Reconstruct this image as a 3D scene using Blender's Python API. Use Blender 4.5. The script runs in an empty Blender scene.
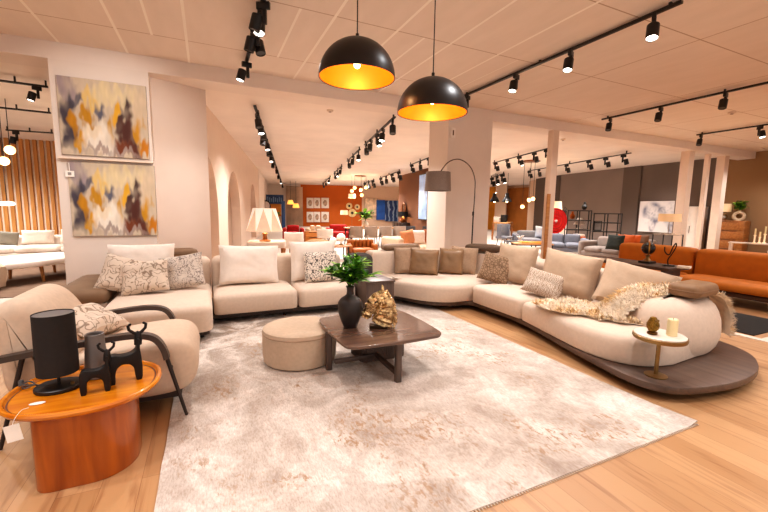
import bpy, bmesh, math, random
from math import sin, cos, pi, radians as rad, sqrt
from mathutils import Vector, Matrix, noise
random.seed(7)
S = bpy.context.scene
COL = S.collection
MW = {}                                   # own record of world matrices of the things

# ------------------------------------------------------------------ colour and materials
def lin(h):
    if not isinstance(h, str): return h
    h = h.lstrip('#'); v = [int(h[i:i+2], 16)/255 for i in (0, 2, 4)]
    return tuple(x/12.92 if x <= .04045 else ((x+.055)/1.055)**2.4 for x in v)
def newmat(name):
    m = bpy.data.materials.new(name); m.use_nodes = True
    n = m.node_tree.nodes; l = m.node_tree.links
    return m, n, l, n['Principled BSDF']
def N(n, t, **kw):
    x = n.new(t)
    for k, v in kw.items():
        if k in x.inputs: x.inputs[k].default_value = v
        else: setattr(x, k, v)
    return x
def ramp(n, stops):
    r = n.new('ShaderNodeValToRGB'); e = r.color_ramp.elements
    while len(e) < len(stops): e.new(.5)
    for q, (p, c) in zip(e, stops):
        q.position = p; c = lin(c); q.color = (c[0], c[1], c[2], 1)
    return r
MATS = {}
def mat(name, col, rough=.6, metal=0, var=.08, scale=8, bump=0, bscale=80, emis=0, ecol=None, stretch=None, sheen=0, coat=0, alpha=1, trans=0):
    if name in MATS: return MATS[name]
    m, n, l, b = newmat(name); c = lin(col)
    tc = N(n, 'ShaderNodeTexCoord'); mp = N(n, 'ShaderNodeMapping')
    if stretch: mp.inputs['Scale'].default_value = stretch
    l.new(tc.outputs['Object'], mp.inputs['Vector'])
    nz = N(n, 'ShaderNodeTexNoise', Scale=scale, Detail=4.0); l.new(mp.outputs['Vector'], nz.inputs['Vector'])
    r = ramp(n, [(.3, tuple(max(0, x*(1-var)) for x in c)), (.7, tuple(min(1, x*(1+var)) for x in c))])
    l.new(nz.outputs['Fac'], r.inputs['Fac']); l.new(r.outputs['Color'], b.inputs['Base Color'])
    b.inputs['Roughness'].default_value = rough; b.inputs['Metallic'].default_value = metal
    if sheen: b.inputs['Sheen Weight'].default_value = sheen
    if coat: b.inputs['Coat Weight'].default_value = coat; b.inputs['Coat Roughness'].default_value = .15
    if trans: b.inputs['Transmission Weight'].default_value = trans
    if alpha < 1: b.inputs['Alpha'].default_value = alpha
    if bump:
        n2 = N(n, 'ShaderNodeTexNoise', Scale=bscale, Detail=3.0); l.new(mp.outputs['Vector'], n2.inputs['Vector'])
        bp = N(n, 'ShaderNodeBump', Strength=bump, Distance=.01); l.new(n2.outputs['Fac'], bp.inputs['Height']); l.new(bp.outputs['Normal'], b.inputs['Normal'])
    if emis:
        e = lin(ecol or col); b.inputs['Emission Color'].default_value = (*e, 1); b.inputs['Emission Strength'].default_value = emis
    MATS[name] = m; return m
def mat_vcol(name, rough=.7, emis=0):
    if name in MATS: return MATS[name]
    m, n, l, b = newmat(name); a = N(n, 'ShaderNodeVertexColor', layer_name='Col')
    l.new(a.outputs['Color'], b.inputs['Base Color']); b.inputs['Roughness'].default_value = rough
    if emis: l.new(a.outputs['Color'], b.inputs['Emission Color']); b.inputs['Emission Strength'].default_value = emis
    MATS[name] = m; return m
def mat_wood(name, c1, c2, rough=.4, axis='Z', sc=6, coat=0):
    if name in MATS: return MATS[name]
    m, n, l, b = newmat(name)
    tc = N(n, 'ShaderNodeTexCoord'); mp = N(n, 'ShaderNodeMapping')
    s = [sc*4]*3; s['XYZ'.index(axis)] = sc*.35; mp.inputs['Scale'].default_value = s
    l.new(tc.outputs['Object'], mp.inputs['Vector'])
    nz = N(n, 'ShaderNodeTexNoise', Scale=1.0, Detail=6.0, Distortion=.6); l.new(mp.outputs['Vector'], nz.inputs['Vector'])
    r = ramp(n, [(.3, c1), (.7, c2)]); l.new(nz.outputs['Fac'], r.inputs['Fac']); l.new(r.outputs['Color'], b.inputs['Base Color'])
    b.inputs['Roughness'].default_value = rough
    if coat: b.inputs['Coat Weight'].default_value = coat; b.inputs['Coat Roughness'].default_value = .12
    MATS[name] = m; return m
def mat_lines(name, base, line, kind='wave', scale=9, dist=6, lo=.35, hi=.5, detail=2, rough=.9):
    if name in MATS: return MATS[name]
    m, n, l, b = newmat(name); tc = N(n, 'ShaderNodeTexCoord')
    if kind == 'wave':
        w = N(n, 'ShaderNodeTexWave', Scale=scale, Distortion=dist, Detail=float(detail)); w.inputs['Detail Scale'].default_value = 1.6
        l.new(tc.outputs['Object'], w.inputs['Vector']); out = w.outputs['Fac']
    elif kind == 'voro':
        w = N(n, 'ShaderNodeTexVoronoi', Scale=scale, feature='DISTANCE_TO_EDGE'); l.new(tc.outputs['Object'], w.inputs['Vector']); out = w.outputs['Distance']
    else:
        w = N(n, 'ShaderNodeTexNoise', Scale=scale, Detail=float(detail), Distortion=float(dist)); l.new(tc.outputs['Object'], w.inputs['Vector']); out = w.outputs['Fac']
    r = ramp(n, [(lo, line), (hi, base)] if kind != 'contour' else [(lo, base), ((2*lo+hi)/3, line), ((lo+2*hi)/3, line), (hi, base)]); l.new(out, r.inputs['Fac']); l.new(r.outputs['Color'], b.inputs['Base Color']); b.inputs['Roughness'].default_value = rough
    MATS[name] = m; return m

# ------------------------------------------------------------------ objects
def tag(o, label, cat, group=None, kind=None):
    o['label'] = label; o['category'] = cat
    if group: o['group'] = group
    if kind: o['kind'] = kind
    return o
def place(o, loc, rz=0, rx=0, ry=0):
    o.location = loc; o.rotation_euler = (rx, ry, rz)
    MW[o.name] = Matrix.LocRotScale(Vector(loc), o.rotation_euler.copy(), None); return o
def thing(name, label, cat, loc=(0, 0, 0), rz=0, group=None, rx=0, ry=0):
    o = bpy.data.objects.new(name, None); COL.objects.link(o); o.empty_display_size = .1
    place(o, loc, rz, rx, ry); return tag(o, label, cat, group)
def obj(name, bm, m, parent=None, world=False, smooth=True, angle=35, label=None):
    """One mesh object; world=True: the vertices are in world coordinates and are brought into the thing's own."""
    if world and parent is not None: bm.transform(MW[parent.name].inverted())
    bmesh.ops.recalc_face_normals(bm, faces=bm.faces[:])
    me = bpy.data.meshes.new(name); bm.to_mesh(me); bm.free()
    for mm in (m if isinstance(m, (list, tuple)) else [m]): me.materials.append(mm)
    if smooth:
        me.polygons.foreach_set('use_smooth', [True]*len(me.polygons)); me.set_sharp_from_angle(angle=rad(angle))
    o = bpy.data.objects.new(name, me); COL.objects.link(o)
    if parent is not None:
        o.parent = parent; MW[o.name] = MW[parent.name].copy()
    else: MW[o.name] = Matrix()
    if label: o['label'] = label
    return o
def struct(name, bm, m, parent=None, smooth=False):
    o = obj(name, bm, m, parent, smooth=smooth)
    o['kind'] = 'structure'; return o
def B(): return bmesh.new()
def copy_tree(o, loc=None, rz=None, label=None, group=None):
    r = o.copy(); COL.objects.link(r)
    for ch in o.children:
        c = ch.copy(); COL.objects.link(c); c.parent = r
        for g in ch.children:
            d = g.copy(); COL.objects.link(d); d.parent = c
    if loc is not None: r.location = loc
    if rz is not None: r.rotation_euler = (r.rotation_euler.x, r.rotation_euler.y, rz)
    MW[r.name] = Matrix.LocRotScale(r.location, r.rotation_euler, None)
    if label: r['label'] = label
    if group: r['group'] = group
    return r

# ------------------------------------------------------------------ shapes
def box(bm, x0, y0, z0, x1, y1, z1, bev=0, seg=2, mx=None):
    vs = [bm.verts.new(p) for p in ((x0,y0,z0),(x1,y0,z0),(x1,y1,z0),(x0,y1,z0),(x0,y0,z1),(x1,y0,z1),(x1,y1,z1),(x0,y1,z1))]
    fs = [bm.faces.new([vs[i] for i in q]) for q in ((0,3,2,1),(4,5,6,7),(0,1,5,4),(1,2,6,5),(2,3,7,6),(3,0,4,7))]
    if mx is not None: bmesh.ops.transform(bm, matrix=mx, verts=vs)
    if bev:
        es = list({e for f in fs for e in f.edges})
        bmesh.ops.bevel(bm, geom=es, offset=bev, segments=seg, affect='EDGES', profile=.5)
    return bm
def cbox(bm, c, s, bev=0, seg=2, mx=None):
    return box(bm, c[0]-s[0]/2, c[1]-s[1]/2, c[2]-s[2]/2, c[0]+s[0]/2, c[1]+s[1]/2, c[2]+s[2]/2, bev, seg, mx)
def rings(bm, rs, cap0=True, cap1=True, closed=True):
    prev = None; first = None
    for r in rs:
        vs = [bm.verts.new(p) for p in r]
        if prev:
            n = len(vs)
            for i in range(n if closed else n-1):
                j = (i+1) % n
                bm.faces.new((prev[i], prev[j], vs[j], vs[i]))
        else: first = vs
        prev = vs
    if cap0: bm.faces.new(list(reversed(first)))
    if cap1: bm.faces.new(prev)
    return bm
def lathe(bm, prof, c=(0, 0, 0), seg=28, sx=1, sy=1, caps=(True, True)):
    return rings(bm, [[(c[0]+r*sx*cos(2*pi*i/seg), c[1]+r*sy*sin(2*pi*i/seg), c[2]+z) for i in range(seg)] for r, z in prof], *caps)
def frame_at(d):
    d = Vector(d).normalized(); u = d.orthogonal().normalized() if abs(d.z) > .99 else Vector((0, 0, 1)).cross(d).normalized()
    return u, d.cross(u)
def tube(bm, pts, r, seg=8, flat=1.0):
    pts = [Vector(p) for p in pts]; rs = []; n = len(pts); u0 = None
    for i, p in enumerate(pts):
        d = (pts[min(i+1, n-1)]-pts[max(i-1, 0)]).normalized()
        if u0 is None: u, v = frame_at(d)
        else:
            u = (u0-d*u0.dot(d)).normalized(); v = d.cross(u)
        u0 = u; rr = r[i] if isinstance(r, (list, tuple)) else r
        rs.append([p+u*rr*cos(2*pi*k/seg)+v*rr*flat*sin(2*pi*k/seg) for k in range(seg)])
    return rings(bm, rs)
def spline(pts, n=8, closed=False):
    P = [Vector(p) for p in pts]; out = []; L = len(P)
    for i in range(L if closed else L-1):
        if closed: a, b, c, d = P[i-1], P[i], P[(i+1) % L], P[(i+2) % L]
        else: a, b, c, d = P[max(i-1, 0)], P[i], P[i+1], P[min(i+2, L-1)]
        for k in range(n):
            t = k/n
            out.append(.5*((2*b)+(c-a)*t+(2*a-5*b+4*c-d)*t*t+(3*b-a-3*c+d)*t**3))
    if not closed: out.append(P[-1])
    return out
def rpoly(pts, r, seg=6):
    """2D polygon with rounded corners; r one radius or one per corner."""
    P = [Vector(p) for p in pts]; out = []; L = len(P)
    for i in range(L):
        rr = r[i] if isinstance(r, (list, tuple)) else r
        a, b, c = P[i-1], P[i], P[(i+1) % L]
        if rr <= 0: out.append(b); continue
        u = (a-b).normalized(); v = (c-b).normalized(); ang = math.acos(max(-1, min(1, u.dot(v))))
        t = min(rr/math.tan(ang/2), (a-b).length*.49, (c-b).length*.49); rr = t*math.tan(ang/2)
        ctr = b+(u+v).normalized()*(rr/sin(ang/2)); p0 = b+u*t-ctr; p1 = b+v*t-ctr
        a0 = math.atan2(p0.y, p0.x); a1 = math.atan2(p1.y, p1.x); d = (a1-a0+pi) % (2*pi)-pi
        for k in range(seg+1):
            q = a0+d*k/seg; out.append(ctr+Vector((cos(q), sin(q)))*rr)
    return out
def area2(P): return sum(P[i-1].x*P[i].y-P[i].x*P[i-1].y for i in range(len(P)))/2
def inset(P, d):
    s = 1 if area2(P) > 0 else -1; out = []; L = len(P)
    for i in range(L):
        e1 = (P[i]-P[i-1]); e2 = (P[(i+1) % L]-P[i])
        n1 = Vector((-e1.y, e1.x)).normalized(); n2 = Vector((-e2.y, e2.x)).normalized(); m = (n1+n2)
        if m.length < 1e-6: m = n1
        m = m.normalized(); k = max(.5, m.dot(n1)); out.append(P[i]+m*(s*d/k))
    return out
def puff(bm, P, z0, z1, r=.06, rb=.02, dome=0, seg=5, dome_in=.15):
    """Upholstered slab over a 2D outline: rounded edges, slightly domed top."""
    P = [Vector((p[0], p[1])) for p in P]; lv = []
    for k in range(3): q = k/2*pi/2; lv.append((rb*(1-sin(q)), z0+rb*(1-cos(q))))
    for k in range(seg+1): q = k/seg*pi/2; lv.append((r*(1-cos(q)), z1-r+r*sin(q)))
    R = [[(p.x, p.y, z) for p in (inset(P, o) if o else P)] for o, z in lv]
    if dome:
        Q = inset(P, r); cx = sum(p.x for p in Q)/len(Q); cy = sum(p.y for p in Q)/len(Q)
        for k, f in ((.88, .6), (.70, 1.0)): R.append([(cx+(p.x-cx)*k, cy+(p.y-cy)*k, z1+dome*f) for p in Q])
    return rings(bm, R)
def slab(bm, P, z0, z1, r=.004):
    return puff(bm, P, z0, z1, r, r, seg=2)
def prism(bm, P, mx, t, r=0):
    """A 2D outline in its XY plane with thickness t along Z, centred, then moved by mx."""
    b2 = B(); puff(b2, P, -t/2, t/2, r or .001, r or .001, seg=3)
    b2.transform(mx); me = bpy.data.meshes.new('t'); b2.to_mesh(me); b2.free(); bm.from_mesh(me); bpy.data.meshes.remove(me); return bm
RX90 = Matrix.Rotation(pi/2, 4, 'X')       # outline XY -> XZ plane
def sphere(bm, c, r, sx=1, sy=1, sz=1, seg=16, ring=10):
    mx = Matrix.Translation(c) @ Matrix.Diagonal((r*sx, r*sy, r*sz, 1))
    bmesh.ops.create_uvsphere(bm, u_segments=seg, v_segments=ring, radius=1, matrix=mx); return bm
def pillow_bm(w, h, t, n=16, seed=0, crown=.05, crease=.012):
    bm = B(); rnd = random.Random(seed); off = Vector((rnd.random()*40, rnd.random()*40, 0))
    grid = {}
    for s in (-1, 1):
        for i in range(n+1):
            for j in range(n+1):
                u = 2*i/n-1; v = 2*j/n-1; edge = i in (0, n) or j in (0, n)
                if edge and s == 1: grid[s, i, j] = grid[-1, i, j]; continue
                x = u*(1-crown*(1-v*v))*w/2; z = v*(1-crown*(1-u*u))*h/2+h/2
                k = ((1-u**4)*(1-v**4))**.55
                y = s*t/2*k*(1+.12*noise.noise(Vector((u*1.4, v*1.4, s*3))+off))
                y += s*crease*k*noise.noise(Vector((u*4, v*4, s*7))+off) - .03*h*v*v
                grid[s, i, j] = bm.verts.new((x, y, z))
    for s in (-1, 1):
        for i in range(n):
            for j in range(n):
                q = [grid[s, i, j], grid[s, i+1, j], grid[s, i+1, j+1], grid[s, i, j+1]]
                bm.faces.new(q if s == 1 else q[::-1])
    return bm
def pillow(name, label, cat, m, c, w, h, t, rz=0, lean=15, roll=0, group=None, seed=0, piping=None, crown=.05, crease=.012):
    o = obj(name, pillow_bm(w, h, t, seed=seed, crown=crown, crease=crease), m); o.rotation_mode = 'XYZ'
    R = Matrix.Rotation(rad(rz), 4, 'Z') @ Matrix.Rotation(-rad(lean), 4, 'X') @ Matrix.Rotation(rad(roll), 4, 'Y')
    e = R.to_euler(); o.location = c; o.rotation_euler = e; MW[o.name] = Matrix.Translation(c) @ R
    tag(o, label, cat, group)
    if piping:
        bm = B(); n = 10; pts = []
        for u, v in [(-1+2*k/n, -1) for k in range(n)]+[(1, -1+2*k/n) for k in range(n)]+[(1-2*k/n, 1) for k in range(n)]+[(-1, 1-2*k/n) for k in range(n+1)]:
            pts.append((u*(1-crown*(1-v*v))*w/2, -.03*h*v*v, v*(1-crown*(1-u*u))*h/2+h/2))
        tube(bm, pts, .006, 6); obj('piping', bm, piping, o)
    return o
def wrinkle_mod(o, s=.01, size=.25):
    return o
# ------------------------------------------------------------------ camera, world, colour
cam = bpy.data.cameras.new('camera'); co = bpy.data.objects.new('camera', cam); COL.objects.link(co); S.camera = co
cam.sensor_width = 36; cam.lens = 380.777/768*36; cam.clip_end = 200
co.matrix_world = Matrix.Translation((0, 0, 1.5)) @ Matrix.Rotation(-rad(24.903), 4, 'Z') @ Matrix.Rotation(rad(90-6.849), 4, 'X') @ Matrix.Rotation(rad(.8985), 4, 'Z')
W = bpy.data.worlds.new('world'); S.world = W; W.use_nodes = True
W.node_tree.nodes['Background'].inputs[0].default_value = (1, .95, .92, 1); W.node_tree.nodes['Background'].inputs[1].default_value = .9
S.view_settings.view_transform = 'Standard'; S.view_settings.look = 'Medium High Contrast'; S.view_settings.exposure = 0
S.cycles.use_denoising = True; S.cycles.sample_clamp_indirect = 4; S.cycles.max_bounces = 8; S.cycles.diffuse_bounces = 5
S.cycles.caustics_reflective = False; S.cycles.caustics_refractive = False

# ------------------------------------------------------------------ materials of the setting
def floor_mat():
    m, n, l, b = newmat('oak_planks'); g = N(n, 'ShaderNodeNewGeometry'); mp = N(n, 'ShaderNodeMapping'); mp.inputs['Rotation'].default_value = (0, 0, pi/2)
    l.new(g.outputs['Position'], mp.inputs['Vector'])
    br = N(n, 'ShaderNodeTexBrick', offset=.37, Scale=1.0)
    for k, v in (('Brick Width', 1.7), ('Row Height', .19), ('Mortar Size', .0015), ('Mortar Smooth', .3), ('Bias', 0.0)): br.inputs[k].default_value = v
    br.inputs['Color1'].default_value = (*lin('#bf966d'), 1); br.inputs['Color2'].default_value = (*lin('#ad8259'), 1); br.inputs['Mortar'].default_value = (*lin('#8d623f'), 1)
    l.new(mp.outputs['Vector'], br.inputs['Vector'])
    m2 = N(n, 'ShaderNodeMapping'); m2.inputs['Scale'].default_value = (9, .7, 1); l.new(g.outputs['Position'], m2.inputs['Vector'])
    nz = N(n, 'ShaderNodeTexNoise', Scale=1.6, Detail=7.0, Distortion=1.2); l.new(m2.outputs['Vector'], nz.inputs['Vector'])
    r = ramp(n, [(.28, '#a87a55'), (.48, '#ffffff'), (.75, '#ffffff')]); l.new(nz.outputs['Fac'], r.inputs['Fac'])
    mx = N(n, 'ShaderNodeMix', data_type='RGBA', blend_type='MULTIPLY'); mx.inputs['Factor'].default_value = .55
    l.new(br.outputs['Color'], mx.inputs['A']); l.new(r.outputs['Color'], mx.inputs['B']); l.new(mx.outputs['Result'], b.inputs['Base Color'])
    b.inputs['Roughness'].default_value = .42; return m
def ceil_mat():
    m, n, l, b = newmat('ceiling_panels'); g = N(n, 'ShaderNodeNewGeometry'); s = N(n, 'ShaderNodeSeparateXYZ'); l.new(g.outputs['Position'], s.inputs[0])
    def mth(op, a, b_=None, c=None):
        x = N(n, 'ShaderNodeMath', operation=op)
        for i, v in enumerate((a, b_, c)):
            if v is None: continue
            if isinstance(v, (int, float)): x.inputs[i].default_value = v
            else: l.new(v, x.inputs[i])
        return x.outputs[0]
    def line(c, off, per, w):          # 1 on a joint
        q = mth('MODULO', mth('ADD', c, 100*per-off+per/2), per); return mth('LESS_THAN', mth('ABSOLUTE', mth('SUBTRACT', q, per/2)), w)
    x, y = s.outputs[0], s.outputs[1]
    batten = line(x, -.16, .775, .016)
    row = mth('LESS_THAN', mth('ABSOLUTE', mth('SUBTRACT', y, 5.13)), .74)
    half = mth('MULTIPLY', line(x, -.55, 1.55, .014), row); batten = mth('MAXIMUM', batten, half)
    near = mth('LESS_THAN', x, 4.1); batten = mth('MULTIPLY', batten, near)
    seam = mth('MAXIMUM', line(y, 2.9, 1.48, .008), mth('MULTIPLY', line(x, 5.6, 2.3, .008), mth('SUBTRACT', 1, near)))
    mp = N(n, 'ShaderNodeMapping'); mp.inputs['Scale'].default_value = (3, .8, 1); l.new(g.outputs['Position'], mp.inputs['Vector'])
    nz = N(n, 'ShaderNodeTexNoise', Scale=2.0, Detail=5.0); l.new(mp.outputs['Vector'], nz.inputs['Vector'])
    r = ramp(n, [(.3, '#e6d9ce'), (.7, '#ecdfd5')]); l.new(nz.outputs['Fac'], r.inputs['Fac'])
    def mixc(f, a, c):
        q = N(n, 'ShaderNodeMix', data_type='RGBA'); l.new(f, q.inputs['Factor']); l.new(a, q.inputs['A']); q.inputs['B'].default_value = (*lin(c), 1); return q.outputs['Result']
    c = mixc(seam, r.outputs['Color'], '#bda592'); c = mixc(batten, c, '#fbf3ea')
    l.new(c, b.inputs['Base Color']); b.inputs['Roughness'].default_value = .9; return m
def rug_mat():
    m, n, l, b = newmat('distressed_rug'); g = N(n, 'ShaderNodeNewGeometry'); pos = g.outputs['Position']
    def noise_(sc, det, st=(1, 1, 1), dist=0.0, rot=0):
        mp = N(n, 'ShaderNodeMapping'); mp.inputs['Scale'].default_value = st; mp.inputs['Rotation'].default_value = (0, 0, rot); l.new(pos, mp.inputs['Vector'])
        z = N(n, 'ShaderNodeTexNoise', Scale=sc, Detail=det, Roughness=.68, Distortion=dist); l.new(mp.outputs['Vector'], z.inputs['Vector']); return z.outputs['Fac']
    def rm(f, st):
        r = ramp(n, st); l.new(f, r.inputs['Fac']); return r.outputs['Color']
    def mix(f, a, c, bt='MIX'):
        q = N(n, 'ShaderNodeMix', data_type='RGBA', blend_type=bt)
        for s_, k in ((f, 'Factor'), (a, 'A'), (c, 'B')):
            if isinstance(s_, str): q.inputs[k].default_value = (*lin(s_), 1)
            elif isinstance(s_, float): q.inputs[k].default_value = s_
            else: l.new(s_, q.inputs[k])
        return q.outputs['Result']
    BW = lambda a, c: [(a, '#000000'), (c, '#ffffff')]
    base = rm(noise_(2.2, 9., (1, .75, 1), .5), [(.32, '#b5a599'), (.46, '#cfc3b8'), (.60, '#e0d6cd')])
    # greyer blocks, fading towards the far left
    s = N(n, 'ShaderNodeSeparateXYZ'); l.new(pos, s.inputs[0])
    gy = N(n, 'ShaderNodeMapRange'); gy.inputs[1].default_value = 3.4; gy.inputs[2].default_value = 4.9; l.new(s.outputs[1], gy.inputs[0])
    gx = N(n, 'ShaderNodeMapRange'); gx.inputs[1].default_value = 2.0; gx.inputs[2].default_value = .4; l.new(s.outputs[0], gx.inputs[0])
    mm = N(n, 'ShaderNodeMath', operation='MULTIPLY'); l.new(gy.outputs[0], mm.inputs[0]); l.new(gx.outputs[0], mm.inputs[1])
    blk = rm(noise_(2.0, 4., (1, 1, 1), 1.5), BW(.42, .56)); m2 = N(n, 'ShaderNodeMath', operation='MULTIPLY_ADD'); l.new(mm.outputs[0], m2.inputs[0]); m2.inputs[1].default_value = .60; m2.inputs[2].default_value = .30
    m3 = N(n, 'ShaderNodeMath', operation='MULTIPLY'); l.new(blk, m3.inputs[0]); l.new(m2.outputs[0], m3.inputs[1])
    c = mix(m3.outputs[0], base, '#84705f')
    # worn brown flecks in clusters, streaked along the pile
    fl = rm(noise_(20, 10., (1.5, .8, 1), .6, .5), BW(.51, .58)); ms = rm(noise_(1.4, 4., dist=.6), BW(.50, .62))
    m4 = N(n, 'ShaderNodeMath', operation='MULTIPLY'); l.new(fl, m4.inputs[0]); l.new(ms, m4.inputs[1]); c = mix(m4.outputs[0], c, '#aa8a6c')
    # thin cracks
    v = N(n, 'ShaderNodeTexVoronoi', Scale=.9, feature='DISTANCE_TO_EDGE')
    wn = N(n, 'ShaderNodeTexNoise', Scale=2.5, Detail=4.0); l.new(pos, wn.inputs['Vector'])
    ad = N(n, 'ShaderNodeVectorMath', operation='MULTIPLY_ADD'); l.new(wn.outputs['Color'], ad.inputs[0]); ad.inputs[1].default_value = (.5, .5, 0); l.new(pos, ad.inputs[2]); l.new(ad.outputs[0], v.inputs['Vector'])
    ck = rm(v.outputs['Distance'], [(.002, '#777777'), (.010, '#000000')]); cm = rm(noise_(2.2, 3.), BW(.5, .58))
    m5 = N(n, 'ShaderNodeMath', operation='MULTIPLY'); l.new(ck, m5.inputs[0]); l.new(cm, m5.inputs[1]); c = mix(m5.outputs[0], c, '#8d7461')
    fine = rm(noise_(60, 3., (2.2, .6, 1)), [(.35, '#cdc2b9'), (.6, '#ffffff')]); c = mix(.6, c, fine, 'MULTIPLY')
    l.new(c, b.inputs['Base Color']); b.inputs['Roughness'].default_value = .95; b.inputs['Sheen Weight'].default_value = .15; return m
WALLC = mat('plaster', '#e4d6cb', .9, var=.02, scale=3)
WALLP = mat('plaster_warm', '#dccabd', .9, var=.02, scale=3)
BEAMC = mat('beam_paint', '#e6d8ce', .9, var=.02, scale=3)
POSTC = mat('post_paint', '#e2cdbb', .8, var=.02)
ORANGE = mat('orange_paint', '#c4621c', .85, var=.05, scale=1)
TAUPE = mat('taupe_paint', '#85766d', .9, var=.06, scale=.6)
TAUPED = mat('dark_taupe_paint', '#665850', .9, var=.05, scale=.6)
OLIVE = mat('olive_brown_paint', '#967553', .9, var=.05, scale=.6)
BROWNW = mat('brown_paint', '#7b5138', .9, var=.05, scale=.6)
BRONZE = mat('bronze_panel', '#a8692c', .5, var=.12, scale=2)
YELLOW = mat('yellow_panel', '#d9952c', .6, var=.12, scale=2)

# ------------------------------------------------------------------ the setting
bm = B(); box(bm, -14, -4, -.1, 26, 7.4, 0); struct('floor', bm, floor_mat())
bm = B(); box(bm, -14, 7.4, -.1, 26, 37, 0); struct('floor_rear', bm, mat('pale_bounce_floor', '#bfb0a3', .6, var=.06, scale=2))  # pale colour made up so light bounced onto the rear ceiling stays neutral
bm = B(); box(bm, -14, -4, 3.65, 26, 6.7, 3.8); struct('ceiling', bm, ceil_mat())
bm = B(); box(bm, -14, 7.2, 3.6, 26, 37, 3.8); struct('ceiling_rear', bm, mat('ceiling_plain', '#ebddd2', .9, var=.04, scale=1.5))
bm = B(); box(bm, -14, 6.7, 3.43, 17.3, 7.2, 3.8); struct('trim_1', bm, BEAMC)
bm = B(); box(bm, -1.84, 6.7, 0, -.70, 7.25, 3.43); struct('wall_left_pier', bm, WALLC)
def vwall(name, pts, h, m, t=.12, z0=0):
    """A wall along a 2D path, t thick on its left side."""
    bm = B(); P = [Vector(p) for p in pts]
    for a, c in zip(P, P[1:]):
        nrm = Vector((-(c-a).y, (c-a).x)).normalized()*t
        q = [a, c, c+nrm, a+nrm]; rings(bm, [[(p.x, p.y, z) for p in q] for z in (z0, h)])
    return struct(name, bm, m)
vwall('wall_left_recess', [(-.70, 6.92), (.05, 7.23)], 3.43, WALLP, t=.25)
# the long white wall with arched niches, running back on the left
def arch_wall():
    a = Vector((-.24, 7.40)); d = Vector((2.58-.08, 21.85-9.04)).normalized(); L = 14.9; bm = B()
    nrm = Vector((-d.y, d.x)); loops = []
    def pt(s, z, dep=0): p = a+d*s+nrm*dep; return (p.x, p.y, z)
    nich = [(.12, 2.55), (3.95, 6.7), (10.2, 12.8)]
    outer = [bm.verts.new(pt(*q)) for q in ((0, 0), (L, 0), (L, 3.6), (0, 3.6))]; es = [bm.edges.new((outer[i], outer[(i+1) % 4])) for i in range(4)]
    for s0, s1 in nich:
        c = (s0+s1)/2; r = (s1-s0)/2; top = 2.6-r
        prof = [(s0, .05), (s1, .05)]+[(c+r*cos(pi*k/14), top+r*sin(pi*k/14)) for k in range(15)]
        vs = [bm.verts.new(pt(*q)) for q in prof]; n = len(vs)
        es += [bm.edges.new((vs[i], vs[(i+1) % n])) for i in range(n)]; loops.append((vs, prof))
    bmesh.ops.triangle_fill(bm, use_beauty=True, edges=es)
    for vs, prof in loops:
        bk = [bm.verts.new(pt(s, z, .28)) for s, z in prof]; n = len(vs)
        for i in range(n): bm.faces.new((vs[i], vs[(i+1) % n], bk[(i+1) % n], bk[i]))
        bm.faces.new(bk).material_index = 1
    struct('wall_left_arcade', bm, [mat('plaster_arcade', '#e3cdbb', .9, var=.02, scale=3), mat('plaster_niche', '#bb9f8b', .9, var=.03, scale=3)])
arch_wall()
vwall('wall_far_left', [(2.62, 22.0), (4.75, 34.0)], 3.6, WALLC)
vwall('wall_far_window', [(4.75, 34.0), (7.4, 33.25)], 3.6, WALLC)
vwall('wall_far_orange', [(7.4, 33.36), (12.54, 31.86)], 3.6, ORANGE)
vwall('wall_far_white', [(12.54, 31.86), (17.2, 30.2)], 3.6, mat('plaster_far', '#d8b79c', .9, var=.02))
vwall('wall_middle_brown', [(10.77, 21.2), (9.96, 16.5)], 3.6, BROWNW, t=.3)
vwall('wall_far_yellow', [(17.2, 30.2), (21.804, 27.379), (21.964, 25.295)], 3.6, YELLOW)
vwall('wall_far_pier', [(21.279, 24.565), (21.579, 23.63)], 3.6, mat('plaster_pale', '#d9bda5', .9, var=.02))
vwall('wall_far_bronze', [(22.195, 24.421), (22.097, 21.743)], 3.4, BRONZE)
vwall('wall_far_lintel', [(22.338, 24.696), (22.36, 21.902)], 3.6, mat('plaster_pale', '#d9bda5'))
vwall('wall_far_pale', [(19.913, 19.684), (18.584, 17.168)], 3.6, mat('plaster_pale', '#d9bda5'))
vwall('wall_right_dark', [(18.75, 18.0), (17.95, 15.5)], 3.6, TAUPED)
vwall('wall_right', [(17.9, 15.4), (17.38, 11.5)], 3.6, TAUPE)
vwall('wall_right_pier', [(17.33, 11.5), (17.2, 10.65)], 3.6, TAUPED, t=.2)
vwall('wall_right_picture', [(17.28, 10.65), (16.98, 7.62)], 3.6, TAUPE.copy() if False else mat('taupe_paint_deep', '#6f6159', .9, var=.05, scale=.6))
vwall('wall_right_olive', [(16.98, 7.6), (16.2, .5)], 3.65, OLIVE)
# middle pillar and posts under the beam
bm = B(); box(bm, 4.50, 6.69, 0, 5.62, 7.42, 3.66); struct('pillar', bm, WALLC)
for k, (x, y, w) in enumerate(((7.53, 6.72, .20), (13.42, 6.85, .27), (14.62, 6.95, .13), (15.42, 6.85, .26))):
    bm = B(); box(bm, x-w/2, y-.02, 0, x+w/2, y+(.12 if k == 0 else w*.8), 3.43); struct('pillar', bm, POSTC)
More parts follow.
